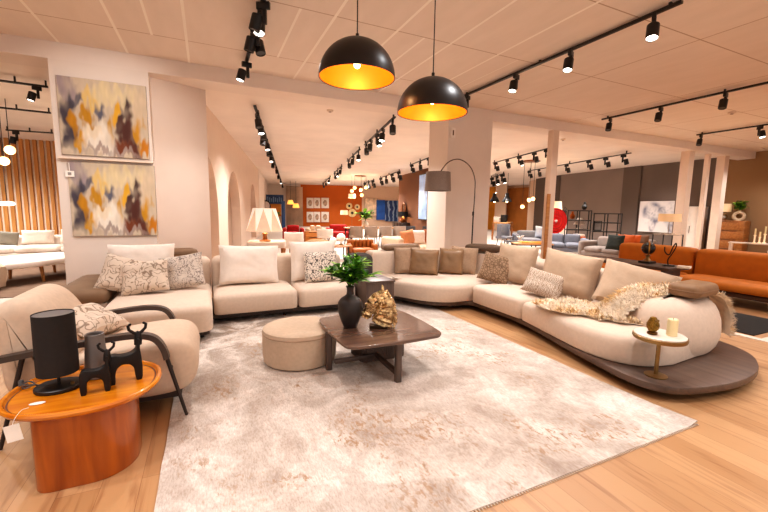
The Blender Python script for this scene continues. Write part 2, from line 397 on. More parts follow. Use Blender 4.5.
# slatted timber wall far on the left: backing panel with upright slats
bm = B(); box(bm, -12, 16.45, 0, -1.4, 16.6, 3.6); struct('wall_left_far', bm, mat('slat_backing', '#ecd9c4', .8))
bm = B(); x = -11.9
while x < -1.5:
    box(bm, x, 16.36, 0, x+.095, 16.45, 3.6); x += .175
o = struct('wall_left_slats', bm, mat_wood('slat_timber', '#b87838', '#d49a58', .55, 'Z', 3))
bm = B(); box(bm, -12.2, 6.7, 0, -12, 16.5, 3.6); struct('wall_left', bm, WALLC)
bm = B(); box(bm, -14, -4, 0, -13.9, 6.7, 3.65); struct('wall_left_near', bm, WALLC)
# the big rug
def rug():
    x0, x1, y0, y1 = -.29, 3.16, 1.39, 6.2; bm = B(); nx, ny = 60, 80; V = []
    for j in range(ny+1):
        for i in range(nx+1):
            u = i/nx; v = j/ny; x = x0+(x1-x0)*u; y = y0+(y1-y0)*v; z = .009+.0012*noise.noise((x*3, y*3, 0))
            if u > .97 and v < .06: z += .02*(u-.97)/.03*(1-v/.06)       # the lifted corner
            V.append(bm.verts.new((x+.006*noise.noise((0, y*4, 3)), y+.006*noise.noise((x*4, 0, 5)), z)))
    for j in range(ny):
        for i in range(nx): bm.faces.new([V[j*(nx+1)+i], V[j*(nx+1)+i+1], V[(j+1)*(nx+1)+i+1], V[(j+1)*(nx+1)+i]])
    ex = bmesh.ops.extrude_face_region(bm, geom=bm.faces[:]); bmesh.ops.translate(bm, vec=(0, 0, -.008), verts=[v for v in ex['geom'] if isinstance(v, bmesh.types.BMVert)])
    o = obj('rug', bm, rug_mat()); tag(o, 'large cream and beige distressed rug under the coffee table', 'rug')
    bm = B()
    for i in range(180):
        x = x0+(x1-x0)*i/180
        for yy, s in ((y0, -1), (y1, 1)): cbox(bm, (x+.008, yy+s*.006, .005), (.007, .018, .004))
    obj('fringe', bm, mat('rug_fringe', '#cbb9a6', .95), o)['kind'] = 'stuff'
rug()

bm = B(); slab(bm, rpoly([(-9, 8.0), (-2.1, 8.0), (-2.1, 13.9), (-9, 13.9)], .02), 0, .012); o = obj('rug', bm, mat('brown_grey_carpet', '#7d6350', .95, var=.1, scale=6)); tag(o, 'plain brown grey carpet under the white sofa and oval bench at the left', 'rug')
# ------------------------------------------------------------------ furniture materials
CREAM = mat('cream_boucle', '#d6c2b0', .95, var=.04, scale=30, bump=.25, bscale=220)
CREAMW = mat('white_linen', '#efe2d6', .95, var=.03, scale=20, bump=.2, bscale=160)
SAND = mat('sand_linen', '#c0a78f', .95, var=.04, scale=20, bump=.2, bscale=160)
TAN = mat('tan_suede', '#856a51', .7, var=.08, scale=8)
SATIN = mat('tan_satin', '#8c6e50', .38, var=.14, scale=5, bump=.15, bscale=9)
PALESATIN = mat('pale_tan_weave', '#a88d74', .8, var=.1, scale=40)
DKWOOD = mat_wood('smoked_oak', '#4f4039', '#6b584d', .42, 'X', 5)
DKWOODY = mat_wood('smoked_oak_run', '#4c3a30', '#665043', .40, 'Y', 5)
DKWOODZ = mat_wood('smoked_oak_upright', '#4c3d36', '#66544a', .45, 'Z', 6)
SHADOWW = mat('dark_plinth', '#3a2f2a', .6)
BLACK = mat('black_metal', '#1d1a19', .42, var=.1)
BLACKM = mat('black_matt', '#181515', .65, var=.1)
BRASS = mat('brass', '#94784e', .38, .9, var=.06)
CHERRY = mat_wood('cherry_wood', '#8f4310', '#b8621a', .28, 'Z', 4, coat=.4)
CHERRYT = mat_wood('cherry_wood_top', '#c46a0e', '#e0901c', .25, 'X', 4, coat=.5)
SQUIG = mat_lines('branch_print', '#d4c2b0', '#94806e', 'contour', 14, 1.0, .44, .56, 0)
MAZE = mat_lines('maze_print', '#e3d6c8', '#3f3733', 'contour', 26, .8, .42, .58, 0)
SPECK = mat_lines('speckle_print', '#cdbfb2', '#7d706a', 'contour', 22, 1.0, .45, .55, 1)
FLECK = mat_lines('fleck_print', '#d0bfae', '#a08a77', 'wave', 16, 11, .35, .6, 3)
SEED = mat_lines('knotted_weave', '#9e8269', '#6e563f', 'voro', 24, lo=.02, hi=.16)

# ------------------------------------------------------------------ the long sectional, left run
def sofa_left():
    t = thing('sectional_sofa', 'cream sectional sofa along the pale wall with its deep chaise end behind the armchair', 'sofa', (.5, 5.6, 0))
    bm = B(); slab(bm, rpoly([(-.95, 4.62), (-.02, 4.62), (-.02, 5.25), (1.97, 5.25), (1.97, 6.3), (-.95, 6.3)], .05), .07, .13); obj('plinth', bm, SHADOWW, t, True)
    bm = B(); puff(bm, rpoly([(-1.06, 4.5), (.02, 4.5), (.02, 5.98), (-1.06, 5.98)], [.34, .12, .09, .09]), .13, .43, .075, .03, .02); obj('chaise_seat', bm, CREAM, t, True)
    bm = B(); puff(bm, rpoly([(.035, 5.17), (1.11, 5.17), (1.11, 5.98), (.035, 5.98)], .085), .13, .40, .07, .03, .02); obj('seat_cushion', bm, CREAM, t, True)
    bm = B(); puff(bm, rpoly([(1.125, 5.17), (1.97, 5.17), (1.97, 5.98), (1.125, 5.98)], .085), .13, .40, .07, .03, .02); obj('seat_cushion', bm, CREAM, t, True)
    for x0, x1 in ((-.98, .02), (.03, .62), (.63, 1.30), (1.31, 1.97)):
        bm = B(); puff(bm, rpoly([(x0, 5.88), (x1, 5.88), (x1, 6.26), (x0, 6.26)], .10), .13, .79, .09, .03, .01); obj('backrest', bm, CREAM, t, True)
    for x, y in ((-.85, 4.75), (-.1, 4.75), (.95, 5.35), (1.85, 5.35), (-.85, 6.15), (.5, 6.15), (1.85, 6.15)):
        bm = B(); lathe(bm, [(.022, 0), (.022, .075)], (x, y, 0), 12); obj('foot', bm, BLACK, t, True)
sofa_left()
# armless bench module with a brown cushion at the far left end
t = thing('bench', 'low bench with a brown cushion on a grey base beside the pier with paintings', 'bench', (-1.4, 5.8, 0))
bm = B(); slab(bm, rpoly([(-1.60, 5.32), (-1.10, 5.32), (-1.10, 6.5), (-1.60, 6.5)], .03), .30, .37); obj('frame', bm, mat('pale_grey_lacquer', '#b9aa9e', .5), t, True)
bm = B(); puff(bm, rpoly([(-1.64, 5.28), (-1.08, 5.28), (-1.08, 6.55), (-1.64, 6.55)], .1), .371, .54, .08, .05, .025); obj('seat_cushion', bm, TAN, t, True)
for x in (-1.55, -1.15):
    for y in (5.4, 6.42):
        bm = B(); box(bm, x-.02, y-.03, 0, x+.02, y+.03, .30); obj('leg', bm, mat('pale_grey_lacquer', '#b9aa9e', .5), t, True)
# corner block of dark timber with the smoked grey backrest behind it
t = thing('corner_block', 'dark wood corner block between the two runs of the sofa', 'side table', (2.22, 5.2, 0))
bm = B(); box(bm, 1.99, 4.86, .10, 2.43, 5.50, .47, .006); obj('body', bm, DKWOODZ, t, True)
bm = B(); box(bm, 1.98, 4.85, .471, 2.44, 5.52, .50, .005); obj('top', bm, DKWOOD, t, True)
bm = B(); box(bm, 2.03, 4.92, 0, 2.39, 5.46, .10); obj('plinth', bm, SHADOWW, t, True)
t = thing('backrest_cushion', 'dark grey rounded backrest standing behind the corner block and the plant', 'cushion', (2.1, 5.75, 0))
bm = B(); puff(bm, rpoly([(1.98, 5.58), (2.42, 5.58), (2.42, 5.86), (1.98, 5.86)], .08), .0, .80, .10, .03, .01)
obj('pad', bm, mat('charcoal_weave', '#4a423e', .9, var=.12, scale=40), t, True)

# ------------------------------------------------------------------ right run with the curved end
def sofa_right():
    t = thing('curved_sofa', 'long curved cream sofa with a round arm, on a dark timber platform', 'sofa', (4.2, 3.8, 0))
    front = [(2.50, 5.47), (2.74, 5.40), (2.90, 5.03), (3.06, 4.82), (3.30, 4.68), (3.60, 4.62), (3.64, 4.1), (3.62, 3.6), (3.50, 3.1), (3.38, 2.7), (3.27, 2.25), (3.21, 1.92), (3.27, 1.70), (3.46, 1.58), (3.9, 1.50), (4.3, 1.52), (4.62, 1.62), (4.9, 1.80), (5.06, 2.1), (5.06, 2.5), (4.92, 3.0)]
    P = [Vector((p.x, p.y)) for p in spline([(x, y, 0) for x, y in front], 4)]+[Vector(q) for q in ((4.9, 4.8), (4.75, 5.4), (4.2, 6.0), (3.4, 6.25), (2.50, 6.28))]
    bm = B(); slab(bm, P, .075, .135, .008); obj('platform', bm, DKWOODY, t, True)
    D = spline([(2.47, 5.40, 0), (2.66, 5.34, 0), (2.84, 5.02, 0), (3.02, 4.79, 0), (3.27, 4.65, 0), (3.58, 4.63, 0)], 5)
    D = [Vector((p.x, p.y)) for p in D]+[Vector(q) for q in ((4.60, 4.63), (4.56, 5.15), (4.2, 5.62), (3.7, 5.9), (3.2, 6.0), (2.47, 6.0))]
    bm = B(); puff(bm, D, .136, .40, .07, .025, .02); obj('seat_cushion', bm, CREAM, t, True)
    bm = B(); puff(bm, rpoly([(3.585, 3.56), (4.62, 3.56), (4.62, 4.60), (3.60, 4.60)], .085), .136, .40, .07, .025, .02); obj('seat_cushion', bm, CREAM, t, True)
    F = spline([(3.58, 3.53, 0), (3.50, 3.2, 0), (3.40, 2.8, 0), (3.33, 2.45, 0), (3.36, 2.18, 0), (3.52, 1.98, 0), (3.8, 1.90, 0)], 5)
    F = [Vector((p.x, p.y)) for p in F]+[Vector(q) for q in ((4.5, 1.95), (4.62, 2.3), (4.62, 3.53))]
    bm = B(); puff(bm, F, .136, .395, .085, .025, .02); obj('seat_cushion', bm, CREAM, t, True)
    # the swollen round arm
    A0 = [Vector((p.x, p.y)) for p in spline([(3.94, 2.42, 0), (3.82, 2.18, 0), (3.92, 1.98, 0), (4.25, 1.88, 0), (4.62, 1.93, 0), (4.86, 2.12, 0), (4.90, 2.38, 0), (4.6, 2.52, 0), (4.2, 2.50, 0)], 6, True)]
    lv = [(.10, .136), (.05, .15), (.02, .20), (0, .28), (-.005, .36), (.005, .46), (.03, .54), (.06, .60), (.11, .645), (.18, .675), (.26, .685)]
    bm = B(); rings(bm, [[(p.x, p.y, z) for p in inset(A0, d)] for d, z in lv]); obj('armrest', bm, CREAM, t, True)
    for y0, y1 in ((2.52, 3.54), (3.56, 4.62)):
        bm = B(); puff(bm, rpoly([(4.52, y0), (4.90, y0), (4.90, y1), (4.52, y1)], .10), .136, .77, .09, .03, .01); obj('backrest', bm, CREAM, t, True)
    inn = [(4.50, 4.66), (4.47, 5.05), (4.2, 5.47), (3.75, 5.76), (3.25, 5.86), (2.52, 5.88)]; out = [(2.52, 6.22), (3.30, 6.20), (3.95, 6.05), (4.5, 5.68), (4.82, 5.15), (4.88, 4.66)]
    P = [Vector((p.x, p.y)) for p in spline([(*q, 0) for q in inn], 4)]+[Vector((p.x, p.y)) for p in spline([(*q, 0) for q in out], 4)]
    bm = B(); puff(bm, P, .136, .80, .07, .03); obj('backrest', bm, CREAM, t, True)
    for x, y in ((2.7, 5.7), (3.5, 4.9), (3.85, 3.7), (3.6, 2.4), (3.7, 1.8), (4.6, 1.9), (4.75, 3.0), (4.75, 4.5), (3.6, 5.9)):
        bm = B(); lathe(bm, [(.025, 0), (.025, .076)], (x, y, 0), 12); obj('foot', bm, BLACK, t, True)
sofa_right()

# ------------------------------------------------------------------ cushions
G = 'large white back cushions on the left run'
pillow('back_cushion', 'large white back cushion behind the two squiggle-print cushions on the chaise', 'cushion', CREAMW, (-.79, 5.72, .45), .76, .58, .24, 0, 16, 0, G, 1)
pillow('back_cushion', 'large plain white back cushion standing alone in front of the zigzag lamp', 'cushion', CREAMW, (.52, 5.68, .42), .82, .56, .26, 0, 14, 2, G, 2)
pillow('back_cushion', 'large white back cushion behind the black and white maze-print cushion', 'cushion', CREAMW, (1.47, 5.70, .42), .72, .60, .24, 0, 12, 0, G, 3)
pillow('throw_cushion', 'squiggle-print cushion leaning at the far left of the chaise', 'cushion', SQUIG, (-.98, 5.40, .46), .54, .46, .18, 12, 26, 20, 'squiggle-print cushions', 4)
pillow('throw_cushion', 'squiggle-print cushion in the middle of the three on the chaise', 'cushion', SQUIG, (-.70, 5.28, .46), .52, .42, .19, -8, 30, -8, 'squiggle-print cushions', 5)
pillow('throw_cushion', 'grey speckled cushion on the chaise beside the squiggle-print pair', 'cushion', SPECK, (-.30, 5.44, .46), .52, .46, .18, -12, 26, -10, None, 6)
pillow('throw_cushion', 'black and white maze-print cushion behind the plant', 'cushion', MAZE, (1.53, 5.49, .42), .52, .46, .16, 0, 16, 0, None, 7)
G = 'tan cushions at the corner'
pillow('throw_cushion', 'pale tan cushion half hidden behind the wider shiny brown one', 'cushion', PALESATIN, (3.10, 5.70, .42), .46, .46, .16, -24, 12, -2, G, 8)
pillow('throw_cushion', 'shiny brown satin cushion, the wider one of the pair in the sofa corner', 'cushion', SATIN, (3.30, 5.52, .42), .50, .45, .20, -28, 14, 3, G, 9)
pillow('throw_cushion', 'shiny brown satin cushion, the narrower one nearer the arc lamp pole', 'cushion', SATIN, (3.78, 5.42, .42), .42, .45, .19, -36, 14, 2, G, 10)
pillow('throw_cushion', 'pale tan cushion behind the narrower brown satin one', 'cushion', PALESATIN, (4.02, 5.40, .42), .46, .47, .16, -45, 12, 3, G, 11)
pillow('throw_cushion', 'knotted beige square cushion leaning against the big sand back cushion', 'cushion', SEED, (3.95, 4.56, .42), .48, .46, .18, -52, 22, 12, None, 12)
G = 'large sand back cushions on the right run'
pillow('back_cushion', 'large sand back cushion behind the knotted beige one', 'cushion', SAND, (4.20, 4.38, .42), .62, .60, .24, -66, 14, 3, G, 13)
pillow('back_cushion', 'large sand back cushion in the middle of the right run', 'cushion', SAND, (4.18, 3.44, .42), .70, .60, .28, -58, 20, 8, G, 14)
pillow('back_cushion', 'largest sand back cushion, sunk low beside the fur throw and round arm', 'cushion', SAND, (4.28, 2.66, .41), .76, .58, .28, -54, 34, 14, G, 15)
pillow('throw_cushion', 'oblong fleck-print cushion lying between two big sand cushions', 'cushion', FLECK, (3.90, 3.58, .42), .50, .36, .18, -56, 34, 14, None, 16)
# brown bolsters on the low backs and on the round arm
def bolster(label, c, L, rz, w=.26, h=.11, m=TAN):
    t = thing('bolster_cushion', label, 'cushion', c, rad(rz), 'brown bolster cushions')
    bm = B(); puff(bm, rpoly([(-L/2, -w/2), (L/2, -w/2), (L/2, w/2), (-L/2, w/2)], .06), 0, h, .05, .045, .012); obj('pad', bm, m, t)
    bm = B(); P = [(p.x, p.y, h*.5) for p in rpoly([(-L/2-.002, -w/2-.002), (L/2+.002, -w/2-.002), (L/2+.002, w/2+.002), (-L/2-.002, w/2+.002)], .06)]; tube(bm, P+P[:1], .006, 6); obj('piping', bm, m, t)
bolster('tan bolster on the sofa back behind the chaise cushions, before the arcade wall', (-.35, 6.08, .80), .42, 0, .2)
bolster('tan bolster along the low sofa back to the side of the brown satin cushions', (3.12, 6.02, .80), .7, -4, .24, .10)
bolster('dark brown bolster on the sofa back between the satin cushions and a sand cushion', (4.42, 5.36, .80), .6, -52, .26, .12, mat('brown_suede', '#5e4836', .7, var=.08, scale=8))
bolster('brown bolster lying on top of the round sofa arm under the fur', (4.40, 2.10, .70), .46, 5, .28, .13, mat('tan_suede_lit', '#8a6a4c', .6, var=.1, scale=6))  # lighter copy of the tan suede, its highlight put into the colour

# ------------------------------------------------------------------ fur throw over the seat and the arm
def fur_throw():
    t = thing('fur_throw', 'cream and tan fur throw spread over the sofa seat and round arm', 'throw', (3.9, 2.6, .4))
    mats = [mat('fur_cream', '#efdfc9', .95, var=.15, scale=9), mat('fur_tan', '#e6cba2', .95, var=.2, scale=9), mat('fur_brown', '#cfa670', .95, var=.2, scale=9)]
    # two strips: a flat one on the seat, one climbing the inner arm, over its top and down the far side
    def surf_a(u, v):        # along the seat
        x = 3.50+.50*v+.10*sin(u*5)*(v-.5)*2+.08*u; y = 3.26-1.02*u+.05*sin(v*6+1)
        return Vector((x, y, .435+.018*noise.noise((x*6, y*6, 0))))
    path = spline([(3.60, 2.66, .425), (3.76, 2.56, .455), (3.92, 2.50, .57), (4.08, 2.42, .68), (4.38, 2.36, .715), (4.64, 2.26, .72), (4.83, 2.13, .665), (4.915, 2.075, .52), (4.92, 2.06, .28)], 6)
    def surf_b(u, v):
        k = u*(len(path)-1); i = min(int(k), len(path)-2); p = path[i].lerp(path[i+1], k-i); w = .34-.04*sin(u*9)
        side = Vector((.1, 1, 0)).lerp(Vector((.62, .78, 0)), min(1, max(0, (u-.55)/.25))).normalized()
        return p+side*(v-.5)*w+Vector((0, 0, .012*noise.noise(p*7+Vector((0, v*3, 0)))))
    base = B(); strands = B(); rnd = random.Random(3)
    for surf, nu, nv, cnt in ((surf_a, 30, 14, 4200), (surf_b, 40, 10, 6000)):
        V = [[base.verts.new(surf(i/nu, j/nv)) for j in range(nv+1)] for i in range(nu+1)]
        for i in range(nu):
            for j in range(nv): base.faces.new((V[i][j], V[i+1][j], V[i+1][j+1], V[i][j+1]))
        for k in range(cnt):
            u, v = rnd.random(), rnd.random(); p = surf(u, v); du = surf(min(1, u+.01), v)-surf(max(0, u-.01), v); dv = surf(u, min(1, v+.01))-surf(u, max(0, v-.01))
            nrm = du.cross(dv)
            if nrm.length < 1e-9: continue
            nrm.normalize()
            if surf is surf_a and nrm.z < 0: nrm.negate()
            if surf is surf_b:
                if nrm.dot(p-Vector((4.35, 2.3, .45))) < 0: nrm.negate()
            rim = min(u, 1-u, v, 1-v) < .04
            d = (nrm*.42+dv.normalized()*(rnd.uniform(-.8, .8)+(.9 if v > .93 else -.9 if v < .07 else 0))+du.normalized()*rnd.uniform(-.8, .5)).normalized()
            L = rnd.uniform(.045, .085); sd = d.cross(nrm).normalized()*rnd.uniform(.003, .006)
            a, b_, c_ = p-sd, p+sd, p+d*L*.6+nrm*.004
            tip = p+d*L-Vector((0, 0, .008)); f1 = strands.faces.new([strands.verts.new(q) for q in (a, b_, c_+sd*.6, c_-sd*.6)])
            f2 = strands.faces.new([strands.verts.new(q) for q in (c_-sd*.6, c_+sd*.6, tip)])
            pat = noise.noise(p*7)+.25*rnd.random(); mi = 0 if pat < .22 else 1 if pat < .50 else 2
            f1.material_index = f2.material_index = mi
    ex = bmesh.ops.extrude_face_region(base, geom=base.faces[:]); bmesh.ops.translate(base, vec=(0, 0, -.006), verts=[v for v in ex['geom'] if isinstance(v, bmesh.types.BMVert)])
    obj('hide', base, mats[0], t, True)
    o = obj('fur_pile', strands, mats, t, True, smooth=False); o['kind'] = 'stuff'
fur_throw()

# ------------------------------------------------------------------ small round table on the platform, candle and owl
t = thing('side_table', 'small round cream-topped table with a brass stem in front of the round arm', 'side table', (3.43, 1.84, .135))
bm = B(); lathe(bm, [(.085, 0), (.085, .008), (.02, .014)], seg=32); obj('base', bm, BRASS, t)
bm = B(); lathe(bm, [(.016, .012), (.016, .33)], seg=16); obj('stem', bm, BRASS, t)
bm = B(); lathe(bm, [(.16, .315), (.19, .322), (.196, .335), (.196, .352), (.19, .356)], seg=48); obj('tray', bm, BRASS, t)
bm = B(); lathe(bm, [(.186, .3565), (.186, .364), (.183, .366)], seg=48); obj('top', bm, mat('pale_stone', '#e3d5c6', .35, var=.05), t)
t = thing('pillar_candle', 'thick ivory pillar candle on the small round table', 'candle', (3.475, 1.775, .502))
bm = B(); lathe(bm, [(.036, 0), (.038, .004), (.038, .135), (.034, .14), (.026, .134), (.006, .131)], seg=24); obj('wax', bm, mat('ivory_wax', '#ecdcae', .5, var=.02, emis=.06), t)
bm = B(); tube(bm, [(0, 0, .128), (.001, 0, .14), (.003, 0, .148)], .0018, 6); obj('wick', bm, BLACKM, t)
def owl():
    t = thing('ornament', 'small bronze pine cone ornament beside the candle', 'ornament', (3.355, 1.86, .502)); t.scale = (1.15, 1.15, 1.25)
    bm = B(); lathe(bm, [(.024, 0), (.033, .004), (.033, .016), (.022, .022)], seg=20); obj('base', bm, mat('aged_bronze', '#6b4a22', .35, .8, var=.3, scale=30), t)
    bm = B(); rnd = random.Random(2); lathe(bm, [(.018, .018), (.034, .04), (.038, .06), (.032, .085), (.020, .108), (.004, .122)], seg=20)
    for k in range(9):
        z = .028+k*.010; r = .036*sin(min(1, (z-.005)/.05)*pi/2)*(1 if z < .07 else max(.35, 1-(z-.07)/.07))
        for i in range(10):
            a = 2*pi*(i+.5*(k % 2))/10; p = Vector((r*cos(a), r*sin(a), z)); mx = Matrix.Translation(p) @ Matrix.Rotation(a, 4, 'Z') @ Matrix.Rotation(-.5, 4, 'Y')
            cbox(bm, (.002, 0, .004), (.007, .014, .012), .002, 1, mx)
    obj('scales', bm, mat('aged_brass', '#8a6a2c', .35, .8, var=.4, scale=40), t)
    for s in (-1, 1):
        bm = B(); sphere(bm, (s*.012, -.026, .098), .008); obj('finial', bm, BRASS, t)
owl()

# ------------------------------------------------------------------ coffee table
def coffee_table():
    t = thing('coffee_table', 'square dark wood coffee table with rounded corners in the middle of the rug', 'coffee table', (1.45, 3.25, 0))
    P = [(-.46, -.46), (.46, -.46), (.46, .46), (-.46, .46)]
    out = []
    for i in range(4):                                                  # softly bowed sides, rounded corners
        a = Vector(P[i]); c = Vector(P[(i+1) % 4]); nrm = Vector(((c-a).y, -(c-a).x)).normalized()
        out += [a.lerp(c, k/4)+nrm*.03*sin(pi*k/4) for k in range(4)]
    bm = B(); puff(bm, rpoly(out, [.10, .3, .3, .3]*4, 5), .365, .40, .006, .02); obj('top', bm, mat_wood('walnut_top', '#5c453a', '#785f50', .24, 'X', 5, coat=.3), t)
    for x, y in ((-.462, .07), (.02, -.412)):
        bm = B(); P = rpoly([(-.029, -.029), (.029, -.029), (.029, .029), (-.029, .029)], .018); puff(bm, [Vector((p.x+x, p.y+y)) for p in P], 0, .364, .002, .004); obj('leg', bm, DKWOODZ, t)
    bm = B(); box(bm, -.41, .035, .06, .0, .075, .10, .004); obj('stretcher', bm, DKWOOD, t)
    bm = B(); box(bm, .0, -.38, .06, .04, .10, .10, .004); obj('stretcher', bm, DKWOODY, t)
    bm = B(); P = rpoly([(-.13, .07), (.36, .07), (.36, .44), (-.13, .44)], .07, 8); Q = []
    for i, p in enumerate(P):                                           # fluted block under the back half of the top
        q = P[(i+1) % len(P)]; k = max(1, int((q-p).length/.012)); Q += [p.lerp(q, j/k) for j in range(k)]
    I = inset([Vector((p.x, p.y)) for p in Q], .006); Q = [Vector((p.x, p.y)) if i % 2 else I[i] for i, p in enumerate(Q)]
    rings(bm, [[(p.x, p.y, z) for p in Q] for z in (0, .364)]); obj('block_base', bm, mat('smoked_oak_dark', '#5f4c42', .5, var=.15), t, smooth=False)
coffee_table()
t = thing('ottoman', 'round beige upholstered ottoman beside the coffee table', 'ottoman', (.80, 3.69, 0))
bm = B(); lathe(bm, [(.325, .012), (.35, .03), (.358, .09), (.361, .2), (.357, .30)], seg=56); obj('body', bm, mat('beige_weave', '#c3ac95', .95, var=.05, scale=30, bump=.2, bscale=200), t)
bm = B(); lathe(bm, [(.345, .30), (.359, .312), (.353, .338), (.325, .352), (.25, .358), (.1, .362), (.01, .362)], seg=56); obj('seat', bm, mat('beige_weave', '#c3ac95'), t)
bm = B(); lathe(bm, [(.359, .298), (.363, .303), (.363, .309), (.359, .314)], seg=56); obj('piping', bm, mat('beige_piping', '#b39a83', .9), t)
# vase with greenery
def plant_vase():
    t = thing('vase', 'dark matt bottle vase on the coffee table', 'vase', (1.19, 3.30, .401))
    pr = [(.055, 0), (.062, .005), (.085, .06), (.108, .13), (.117, .19), (.112, .24), (.090, .275), (.055, .298), (.036, .315), (.031, .345), (.034, .375), (.042, .392), (.036, .392), (.026, .36), (.024, .32)]
    bm = B(); lathe(bm, pr, seg=40, caps=(True, False)); obj('body', bm, mat('black_ceramic', '#332c2a', .45, var=.15, scale=6), t)
plant_vase()
LEAF = [mat('leaf_green', '#5c9a2a', .4, var=.35, scale=14), mat('leaf_light', '#a6d84c', .45, var=.3, scale=14), mat('leaf_dark', '#2f5a1e', .45, var=.3, scale=14)]
def leaf(bm, p, d, L, w, mi, bend=.3):
    d = Vector(d).normalized(); s = d.cross(Vector((0, 0, 1)));
    if s.length < .05: s = Vector((1, 0, 0))
    s.normalize(); nrm = s.cross(d); n = 5; prev = None; fs = []
    for k in range(n+1):
        q = k/n; c = p+d*L*q-Vector((0, 0, 1))*bend*L*q*q; ww = w*sin(pi*min(.97, q*.92+.06))**.8
        cur = [bm.verts.new(c+s*ww+nrm*ww*.35), bm.verts.new(c), bm.verts.new(c-s*ww+nrm*ww*.35)]
        if prev:
            for a in (0, 1): f = bm.faces.new((prev[a], prev[a+1], cur[a+1], cur[a])); f.material_index = mi
        prev = cur
def bouquet(name, label, base, h, spread, count, L, w, stems=9, seed=1, group=None, cat='plant', zmin=-.25):
    t = thing(name, label, cat, base, 0, group); rnd = random.Random(seed); st = B(); lv = B()
    for k in range(stems):
        a = 2*pi*k/stems+rnd.uniform(-.3, .3); r = spread*rnd.uniform(.35, 1); tip = Vector((r*cos(a), r*sin(a), h*rnd.uniform(.45, 1)*(1-.25*(r/spread)**2)))
        pts = spline([(0, 0, 0), (tip.x*.25, tip.y*.25, tip.z*.55), tuple(tip)], 5); tube(st, pts, .0035*max(1, h/.4), 5)
        m = count//stems
        for j in range(m):
            q = rnd.uniform(.35, 1); p = pts[min(int(q*(len(pts)-1)), len(pts)-1)]; aa = rnd.uniform(0, 2*pi); el = rnd.uniform(zmin, .9)
            dr = Vector((cos(aa), sin(aa), el))+Vector((cos(a), sin(a), .5))*.7
            leaf(lv, p, dr, L*rnd.uniform(.6, 1.1), w*rnd.uniform(.7, 1.1), rnd.choice((0, 0, 1, 2)))
    obj('stem', st, LEAF[2], t); obj('foliage', lv, LEAF, t); return t
bouquet('greenery', 'bunch of glossy green leaves standing in the black vase', (1.19, 3.30, .76), .36, .235, 330, .15, .024, 14, 4, zmin=.1)
# gold horse head
def horse():
    t = thing('horse_sculpture', 'gold horse head sculpture on the coffee table', 'sculpture', (1.43, 3.18, .401), rad(-25))
    GOLD = mat('antique_gold', '#dcba8c', .27, .85, var=.5, scale=30, bump=1.0, bscale=38)
    bm = B(); slab(bm, rpoly([(-.085, -.045), (.085, -.045), (.085, .045), (-.085, .045)], .01), 0, .03); obj('base', bm, mat('dark_bronze', '#3c2a18', .4, .7), t)
    bm = B()
    # head looking to -X: neck rises, poll at the top, muzzle down at the left; elliptic sections across the spine
    spine = spline([(.03, 0, .03), (.06, 0, .12), (.07, 0, .20), (.045, 0, .27), (-.01, 0, .265), (-.06, 0, .205), (-.105, 0, .135), (-.125, 0, .095)], 5)
    rad_ = [.095, .092, .085, .075, .070, .062, .048, .038]; ry = [.05, .052, .05, .05, .052, .046, .036, .03]
    rs = []; rnd = random.Random(5); n = 22
    for i, p in enumerate(spine):
        k = i/(len(spine)-1)*7; a = min(int(k), 6); f = k-a; r = rad_[a]*(1-f)+rad_[a+1]*f; y = ry[a]*(1-f)+ry[a+1]*f
        d = (spine[min(i+1, len(spine)-1)]-spine[max(i-1, 0)]).normalized(); nx = Vector((-d.z, 0, d.x))
        ring = []
        for q in range(n):
            an = 2*pi*q/n; v = p+nx*r*cos(an)+Vector((0, 1, 0))*y*sin(an); g = noise.noise(Vector((v.x*18, v.y*18, v.z*55)))+.6*abs(noise.noise(v*60))
            ring.append(v+(v-p).normalized()*.026*g)
        rs.append(ring)
    rings(bm, rs); obj('head', bm, GOLD, t, angle=25)
    for s in (-1, 1):
        bm = B(); e = [(.028, s*.028, .325), (.036, s*.034, .355), (.034, s*.036, .385), (.026, s*.034, .405)]; tube(bm, e, [.017, .016, .011, .002], 8); obj('ear', bm, GOLD, t)
    bm = B()
    for k in range(26):                                                # locks of mane down the back of the neck
        q = k/25; p = Vector((.06+.075*sin(q*2.2), 0, .345-.30*q)); s = (-1)**k
        tube(bm, [p, p+Vector((.015, s*.02, .008)), p+Vector((.03+.012*sin(k), s*.034, -.025)), p+Vector((.022, s*.04, -.06))], [.008, .010, .008, .002], 6)
    obj('mane', bm, GOLD, t)
    for s in (-1, 1):
        bm = B(); sphere(bm, (-.028, s*.050, .255), .010); obj('eye', bm, mat('dark_bronze', '#3c2a18'), t)
        bm = B(); tube(bm, [(-.06, s*.036, .09), (-.02, s*.05, .14), (.02, s*.055, .20), (.03, s*.052, .26)], [.004, .009, .011, .004], 7); obj('cheek_band', bm, GOLD, t)
horse()

